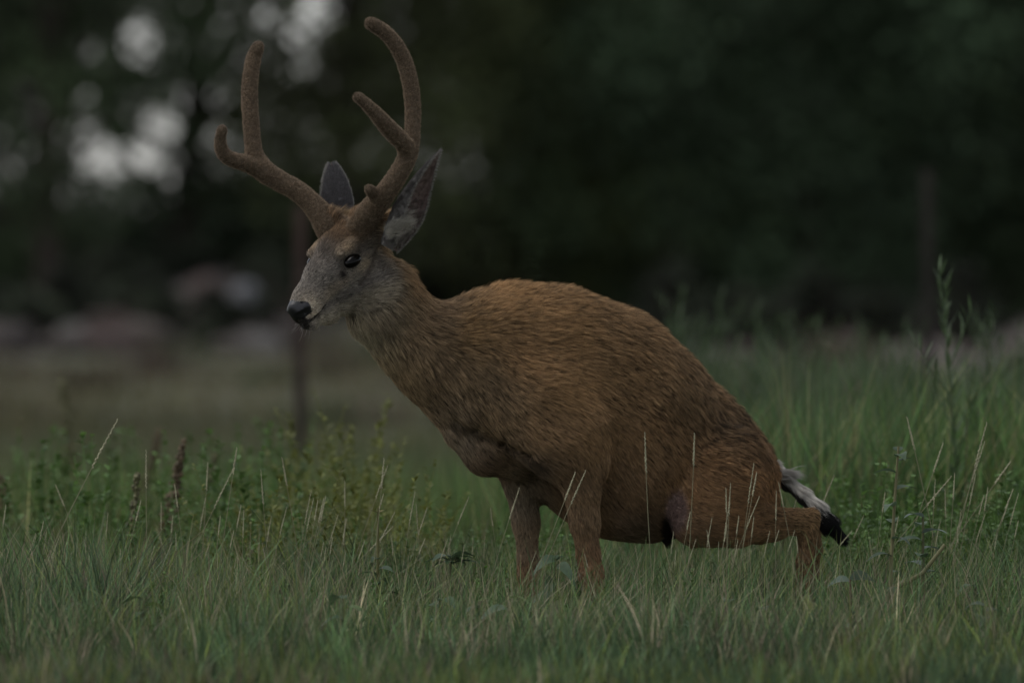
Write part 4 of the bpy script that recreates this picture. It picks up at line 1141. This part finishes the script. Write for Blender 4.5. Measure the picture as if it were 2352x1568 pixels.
broad('broadleaf_weed', bpos(1276, -.45), .24, [(.235, 215, .075, .036, .9, LG, .6), (.22, -50, .085, .036, 1.0, LG, -.5), (.19, 250, .075, .038, 1.1, DG, .3), (.15, 200, .085, .036, .8, LG, .5), (.12, 10, .09, .03, .8, DG, 0), (.24, 95, .05, .018, .3, LG, 0), (.235, 60, .05, .018, .2, DG, 0), (.07, 170, .08, .03, .6, DG, 0)], 'broad drooping-leaved weed standing between the deer\'s forelegs', scale=1.05)
broad('broadleaf_weed', bpos(1292, -1.1), .115, [(.11, 200, .05, .03, .9, (.12, .13, .07), 1.2), (.09, 40, .06, .03, .7, DG, 0), (.06, 160, .06, .03, .6, LG, 0), (.05, 300, .06, .028, .8, DG, 0)], 'small weed with one pale hanging leaf below the broad drooping-leaved weed')
broad('broadleaf_weed', bpos(2040, -.45), .40, ring(.06, .38, 11, .06, .022, .5, [DG, LG], 3) + [(.39, 90, .03, .02, .1, DG, 0), (.37, 20, .035, .02, .2, DG, 0)], 'tall thick-stemmed weed with a slanting side branch behind the rump', stemcol=(.16, .15, .075), lean=(.02, 0), branch=(.12, (.11, .01, .21)))
broad('broadleaf_weed', bpos(1953, -.85), .155, [(.155, 10, .055, .045, .5, (.085, .115, .085), .5), (.15, 190, .05, .04, .6, (.07, .10, .07), .3), (.09, 80, .04, .02, .5, DG, 0), (.05, 250, .05, .02, .5, DG, 0)], 'slim reddish-stemmed weed topped by one round grey-green leaf', stemcol=(.12, .075, .05))
broad('broadleaf_weed', bpos(1868, -1.3), .13, [(.125, 250, .07, .035, 1.0, YL, .8), (.10, 60, .06, .03, .6, LG, 0), (.08, 170, .06, .03, .6, DG, 0)], 'weed with one large yellow-green hanging leaf in the foreground grass')
broad('broadleaf_weed', bpos(1600, -1.7), .10, ring(.02, .10, 9, .075, .036, .6, [LG, DG, (.08, .11, .04)], 8), 'low leafy clump below the deer\'s belly at the front of the meadow')
broad('broadleaf_weed', bpos(1480, -1.8), .06, ring(.02, .06, 7, .07, .030, .7, [DG, LG], 9), 'flat dark-leaved rosette in the grass near the near fore hoof')
broad('broadleaf_weed', bpos(1035, -.3), .20, ring(.185, .20, 9, .055, .020, .45, [DG, LG, DG], 12), 'weed with a flat umbrella of dark leaves before the far foreleg')
broad('broadleaf_weed', bpos(868, -.35), .30, ring(.13, .2, 8, .05, .016, .5, [DG, DG, LG], 13) + [(.29, 40, .02, .012, .1, (.16, .14, .05), 0), (.29, 200, .02, .012, .1, (.12, .12, .05), 0)], 'stiff thick-stemmed weed with a blunt bud top ahead of the forelegs', stemcol=(.12, .115, .045))
broad('broadleaf_weed', bpos(1330, -1.55), .05, ring(.02, .05, 7, .06, .028, .6, [LG, DG], 14), 'low leafy seedling cluster in front of the near fore hoof')
broad('broadleaf_weed', bpos(2260, -1.6), .13, ring(.03, .13, 10, .07, .03, .8, [DG, (.05, .07, .045)], 15), 'dark curled-leaf weed at the front of the meadow behind the rump')
broad('broadleaf_weed', bpos(700, -1.5), .07, ring(.02, .07, 8, .05, .024, .7, [DG, LG], 16), 'low dark-leaved weed in the grass ahead of the deer')
_r = np.random.default_rng(37)
for i in range(20):
    px_ = [60, 190, 330, 470, 560, 640, 790, 930, 1010, 1100, 1170, 1420, 1530, 1680, 1760, 1930, 2080, 2170, 2240, 2330][i]; y_ = float(_r.uniform(-2.0, -.5)); h_ = float(_r.uniform(.06, .15))
    broad('broadleaf_weed', bpos(px_, y_), h_, ring(.02, h_, int(_r.integers(6, 12)), float(_r.uniform(.045, .075)), float(_r.uniform(.016, .032)), .6, [DG, LG, (.075, .11, .035)], 400 + i), 'low broad-leaved green weed scattered in the short foreground grass')
broad('broadleaf_weed', bpos(2120, -.3), .26, ring(.15, .26, 8, .055, .024, .5, [LG, (.09, .12, .10)], 17), 'pale grey-leaved weed behind the deer\'s hocks')

# ================================================================ fence posts
M_rust = tint_mat('rusty_steel', rough=0.8, spec=0.3, noise=0.35, nscale=30, bump=0.3)
def t_post(px_, top, y_, label, c_top, c_low):
    w_ = W(px_, top, y_); gz = float(ground_z(w_[0], y_)); h = w_[2] - gz + .3
    o = empty('fence_post', (w_[0], y_, gz)); z1 = w_[2] - gz
    def beam(name, x0, x1, y0, y1, z0, z1_, cols, parent=o):
        zs = np.linspace(z0, z1_, 9); b_ = MB()
        for z in zs:
            q = (z - z0) / (z1_ - z0)
            for (xx, yy) in ((x0, y0), (x1, y0), (x1, y1), (x0, y1)):
                b_.V.append(np.array([xx, yy, z])); b_.C.append(np.array(cols[0]) * (1 - q) + np.array(cols[1]) * q)
        for i in range(8):
            for k in range(4):
                a_ = i * 4 + k; c_ = i * 4 + (k + 1) % 4
                b_.Q.append((a_, c_, c_ + 4, a_ + 4))
        b_.Q += [(3, 2, 1, 0), (32, 33, 34, 35)]
        return mesh_obj(name, b_.mesh(name, M_rust, False), None, parent)
    beam('flange', -.028, .028, -.006, 0, -.25, z1, (c_low, c_top))
    beam('web', -.006, .006, 0.0005, .05, -.25, z1 - .003, (c_low, c_top))
    for k in range(14):
        z = .15 + k * (z1 - .25) / 13
        b_ = MB(); b_.tube([(0, -.0055, z - .012), (0, -.014, z), (0, -.0055, z + .012)], [.007, .008, .006], np.array(c_top) * .8, 6)
        mesh_obj('stud', b_.mesh('stud', M_rust), None, o)
    tag(o, label, 'fence post', 'fence posts beyond the meadow')
t_post(690, 472, 27, 'rust-red steel fence post standing beyond the deer\'s muzzle', (.062, .038, .030), (.022, .020, .019))  # rust colour; its lit top and dark foot are put into the gradient
t_post(2130, 388, 30, 'dull brown steel fence post among the growth beyond the rump', (.030, .025, .020), (.020, .017, .015))

# ================================================================ boulders along the foot of the trees
M_rock = tint_mat('rock', rough=0.95, spec=0.1, noise=0.5, nscale=5, bump=0.8)
def bank_z(x, y):
    x = np.asarray(x, float); y = np.asarray(y, float)
    top = np.where(x < 0, .55, .30) + .22 * np.sin(x * 1.3 + 2) * np.sin(x * .53) + .10 * np.sin(x * 3.7)
    q = np.clip((y - 76) / 9, 0, 1); q = q * q * (3 - 2 * q) * np.clip((96 - y) / 6, 0, 1)
    return ground_z(x, y) + top * q
bx_, by_ = np.linspace(-30, 30, 241), np.linspace(75.5, 96, 34)
X, Y = np.meshgrid(bx_, by_, indexing='xy')
Z = bank_z(X, Y) + .05 * (vnoise(X.ravel(), Y.ravel(), .5, 3).reshape(X.shape) - .4) - .03 * (Y < 76) - .2 * (Y > 95.5)
ii, jj = np.meshgrid(np.arange(240), np.arange(33), indexing='xy'); a = (jj * 241 + ii).ravel()
tag(mesh_obj('earth_bank', np_mesh('earth_bank', np.stack([X, Y, Z], 2).reshape(-1, 3), np.stack([a, a + 1, a + 242, a + 241], 1), M_bank)), kind='structure')
def rock_mesh(seed, col):
    r = np.random.default_rng(seed); V, F = uv_sphere(22, 14)
    for k in range(9):
        d = nrm(r.normal(size=(1, 3)))[0]; cut = r.uniform(.55, .85)
        s_ = V @ d; V = V - np.maximum(s_ - cut, 0)[:, None] * d * .85
    V = V + .05 * np.sin(V[:, [1, 2, 0]] * 5 + seed) + r.normal(0, .012, V.shape)
    c = np.array(col) * (1 + .15 * np.sin(V[:, :1] * 4 + V[:, 2:] * 3))
    return np_mesh('boulder', V, F, M_rock, np.tile(c, 1) if c.shape[1] == 3 else c)
ROCKS = [rock_mesh(i, c) for i, c in enumerate([(.085, .074, .068), (.11, .105, .10), (.078, .060, .056), (.155, .155, .165), (.05, .044, .042)])]
rk = [(560, 700, 80, .24, .30, 3), (1765, 672, 82, .13, .17, 3), (2068, 668, 83, .12, .16, 1)]
_r = np.random.default_rng(91)
for _ in range(34):
    rx0 = _r.uniform(.10, .42); rk.append((_r.uniform(-80, 760), _r.uniform(690, 800), _r.uniform(75, 84), rx0, rx0 * _r.uniform(.35, .75), int(_r.choice([0, 1, 2, 4], p=[.3, .2, .3, .2]))))
for _ in range(9):
    rx0 = _r.uniform(.10, .3); rk.append((_r.uniform(1560, 2300), _r.uniform(715, 760), _r.uniform(78, 84), rx0, rx0 * _r.uniform(.35, .7), int(_r.choice([0, 2, 4]))))
names = ['grey', 'pale grey', 'pinkish brown', 'whitish', 'dark']
for i, (px_, py_, y_, rx_, rz_, ci) in enumerate(rk):
    w_ = W(px_, py_, y_); gz = float(ground_z(w_[0], y_))
    o = mesh_obj('boulder', ROCKS[ci], None)
    o.location = (w_[0], y_, bank_z(w_[0], y_) + rz_ * .45); o.scale = (rx_, rx_ * .8, rz_); o.rotation_euler = (rng.uniform(-.3, .3), rng.uniform(-.3, .3), rng.uniform(0, 6.28))
    tag(o, ['dull grey-brown', 'pale grey', 'pinkish brown', 'whitish', 'dark brown'][ci] + ' boulder lying at the foot of the trees', 'boulder', ['dull grey-brown', 'pale grey', 'pinkish brown', 'whitish', 'dark brown'][ci] + ' boulders at the foot of the trees')

# ================================================================ trees
M_bark = tint_mat('bark', rough=0.95, spec=0.1, noise=0.4, nscale=12, bump=0.8)
M_fol = tint_mat('tree_leaf', rough=0.6, spec=0.2, transl=0.25)
def tree(px_, y_, height, crown_r, depth_r, z_low, leaves, label, col, seed, voids=None, name='tree', group='trees at the edge of the meadow', clumps=150, leaf=.11):
    r = np.random.default_rng(seed)
    x0 = float(W(px_, 784, y_)[0]); gz = float(ground_z(x0, y_))
    o = empty(name, (x0, y_, gz))
    tr = MB(); t = np.linspace(0, 1, 8)
    trunk = np.stack([.25 * np.sin(t * 3 + seed) * t, .2 * np.sin(t * 2 + seed * 2) * t, t * height * .9], 1)
    tr.tube(trunk, .17 * height / 7 * (1.05 - t) + .01, np.array([.055, .045, .038]), 8)
    cents = []
    for k in range(clumps):
        while True:
            v = r.uniform(-1, 1, 3)
            if (v ** 2).sum() < 1: break
        zz = z_low + (height - z_low) * (v[2] * .5 + .5)
        taper = 1.0 - .45 * max(0, v[2])
        cents.append((v[0] * crown_r * taper, v[1] * depth_r * taper, zz))
    cents = np.array(cents)
    for k in range(0, clumps, 5):
        z0 = max(.25, cents[k][2] * .72 - .3); s0 = np.array([np.interp(z0, trunk[:, 2], trunk[:, i]) for i in range(3)])
        e_ = cents[k]; m_ = (s0 + e_) / 2 + r.normal(0, .15, 3)
        tr.tube([s0, m_, e_], [.05, .03, .012], np.array([.050, .042, .035]), 5)
    mesh_obj('trunk', tr.mesh('trunk', M_bark), None, o)
    ci = r.integers(0, clumps, leaves)
    c = cents[ci] + r.normal(0, 1, (leaves, 3)) * np.array([.42, .36, .34]) * crown_r / 2.6
    ok = c[:, 2] > .1
    if voids is not None:
        Wc = c + np.array([x0, y_, gz]); ppx = to_px(Wc)
        for (vx, vy, vr) in voids:
            ok &= (np.hypot(ppx[:, 0] - vx, (ppx[:, 1] - vy) * .9) > vr * .95 + 6) | (r.random(len(c)) < .10)
    c = c[ok]; ci = ci[ok]; n = len(c)
    d1 = nrm(r.normal(size=(n, 3))); d2 = nrm(np.cross(d1, r.normal(size=(n, 3))))
    L = (leaf * r.uniform(.6, 1.3, n))[:, None]; w_ = L * .45
    V = np.stack([c - d1 * L * .5, c + d2 * w_ * .5, c + d1 * L * .5, c - d2 * w_ * .5], 1).reshape(-1, 3)
    F = np.arange(n * 4).reshape(-1, 4)
    cl = np.exp(r.normal(0, .5, clumps))[ci] * np.exp(r.normal(0, .2, n))
    cc_ = np.repeat(np.array(col)[None] * cl[:, None], 4, 0)
    mesh_obj('crown', np_mesh('crown', V, F, M_fol, cc_, smooth=False), None, o)
    return tag(o, label, 'tree', group)
VOID = [(320, 100, 36), (365, 300, 36), (90, 255, 26), (72, 198, 18), (205, 365, 28), (200, 290, 20), (245, 345, 18), (295, 362, 26), (335, 372, 20), (440, 235, 26), (490, 240, 24), (690, 75, 36), (735, 12, 46), (610, 35, 22), (195, 115, 20), (800, 15, 24), (120, 40, 16), (555, 120, 16), (700, 150, 16), (250, 385, 16), (190, 225, 16), (115, 300, 16)]
G1 = (.062, .088, .044); G2 = (.072, .086, .038); G3 = (.056, .086, .048); G4 = (.080, .094, .034)
tree(120, 84, 6.5, 1.9, .8, 1.15, 22000, 'open-crowned tree with sky gaps standing furthest ahead of the deer\'s nose', G1, 11, VOID, clumps=170)
tree(430, 86, 6.8, 1.9, .8, 1.15, 22000, 'open-crowned tree with bright sky gaps behind the far antler', G3, 12, VOID, clumps=170)
tree(780, 85, 6.8, 1.7, .9, .9, 22000, 'half-open tree behind the deer\'s head and antlers', G2, 13, VOID)
tree(1240, 88, 7.5, 2.1, 1.8, .4, 42000, 'dense dark green tree behind the near antler and ear', G4, 14)
tree(1560, 87, 7.5, 2.3, 1.9, .3, 42000, 'dense dark green tree behind the deer\'s back', G1, 15)
tree(1880, 86, 7.0, 2.3, 1.8, .35, 42000, 'dense dark tree behind the rump, one short of the brown fence post', G3, 16)
tree(2180, 87, 7.0, 2.5, 1.8, .3, 40000, 'dense dark tree right behind the brown fence post', G1, 17, [(2215, 75, 34), (2240, 130, 24)])
tree(2480, 88, 7.0, 2.4, 1.8, .3, 36000, 'dark tree beyond the brown fence post, furthest from the deer\'s head', G3, 18)
tree(-220, 86, 7.0, 2.4, 1.4, .5, 30000, 'dark tree ahead of the deer past the open-crowned trees', G1, 19)
# the tree line runs on to both sides
for i, px_ in enumerate([-640, -1080, -1540, -2020, 2880, 3320, 3780, 4260]):
    tree(px_, 86 + 2 * (i % 2), 7.2, 2.5, 1.6, .3, 15000, 'dark tree where the tree line runs on past the ones behind the deer', [G1, G3][i % 2], 70 + i, group='trees further along the tree line', leaf=.15)
# a second, fuller row behind
for i, (px_, y_) in enumerate([(1430, 97), (1740, 98), (2060, 97), (2400, 98)]):
    tree(px_, y_, 8.5, 2.3, 1.6, .2, 30000, 'tall dark tree in the row behind the front trees', G1, 40 + i, group='second row of trees', leaf=.15, clumps=130)
# scrubby dark bushes on the bank, among the stones
for i, (px_, y_, h_) in enumerate([(150, 79, .75), (325, 78, .8), (480, 77, .6), (700, 79, .9), (40, 78, .6), (250, 82, 1.0), (610, 83, 1.1), (430, 84, 1.1), (1700, 80, .8), (1860, 81, .9), (2010, 80, .8), (2200, 80, .9), (1560, 81, .9)]):
    tree(px_, y_, h_, .42, .4, .05, 2600, 'small dark scrub bush among the stones at the foot of the trees', (.028, .034, .022), 90 + i, name='scrub_bush', group='scrub bushes among the stones', clumps=24, leaf=.09)['category'] = 'bush'
# low dark bushes under the trees
for i, (px_, y_, h_) in enumerate([(40, 90, 1.6), (270, 92, 1.7), (520, 91, 1.9), (690, 92, 2.2), (880, 92, 2.2), (1050, 92, 1.9), (1300, 91, 1.9), (1560, 91, 2.0), (1780, 92, 1.9), (1960, 91, 2.0), (2180, 92, 2.0), (2370, 91, 2.0)]):
    tree(px_, y_, h_, 1.35, .9, .1, 9000, 'low dark bush growing under the trees', (.026, .036, .020), 60 + i, name='bush', group='bushes under the trees', clumps=60, leaf=.12)['category'] = 'bush'
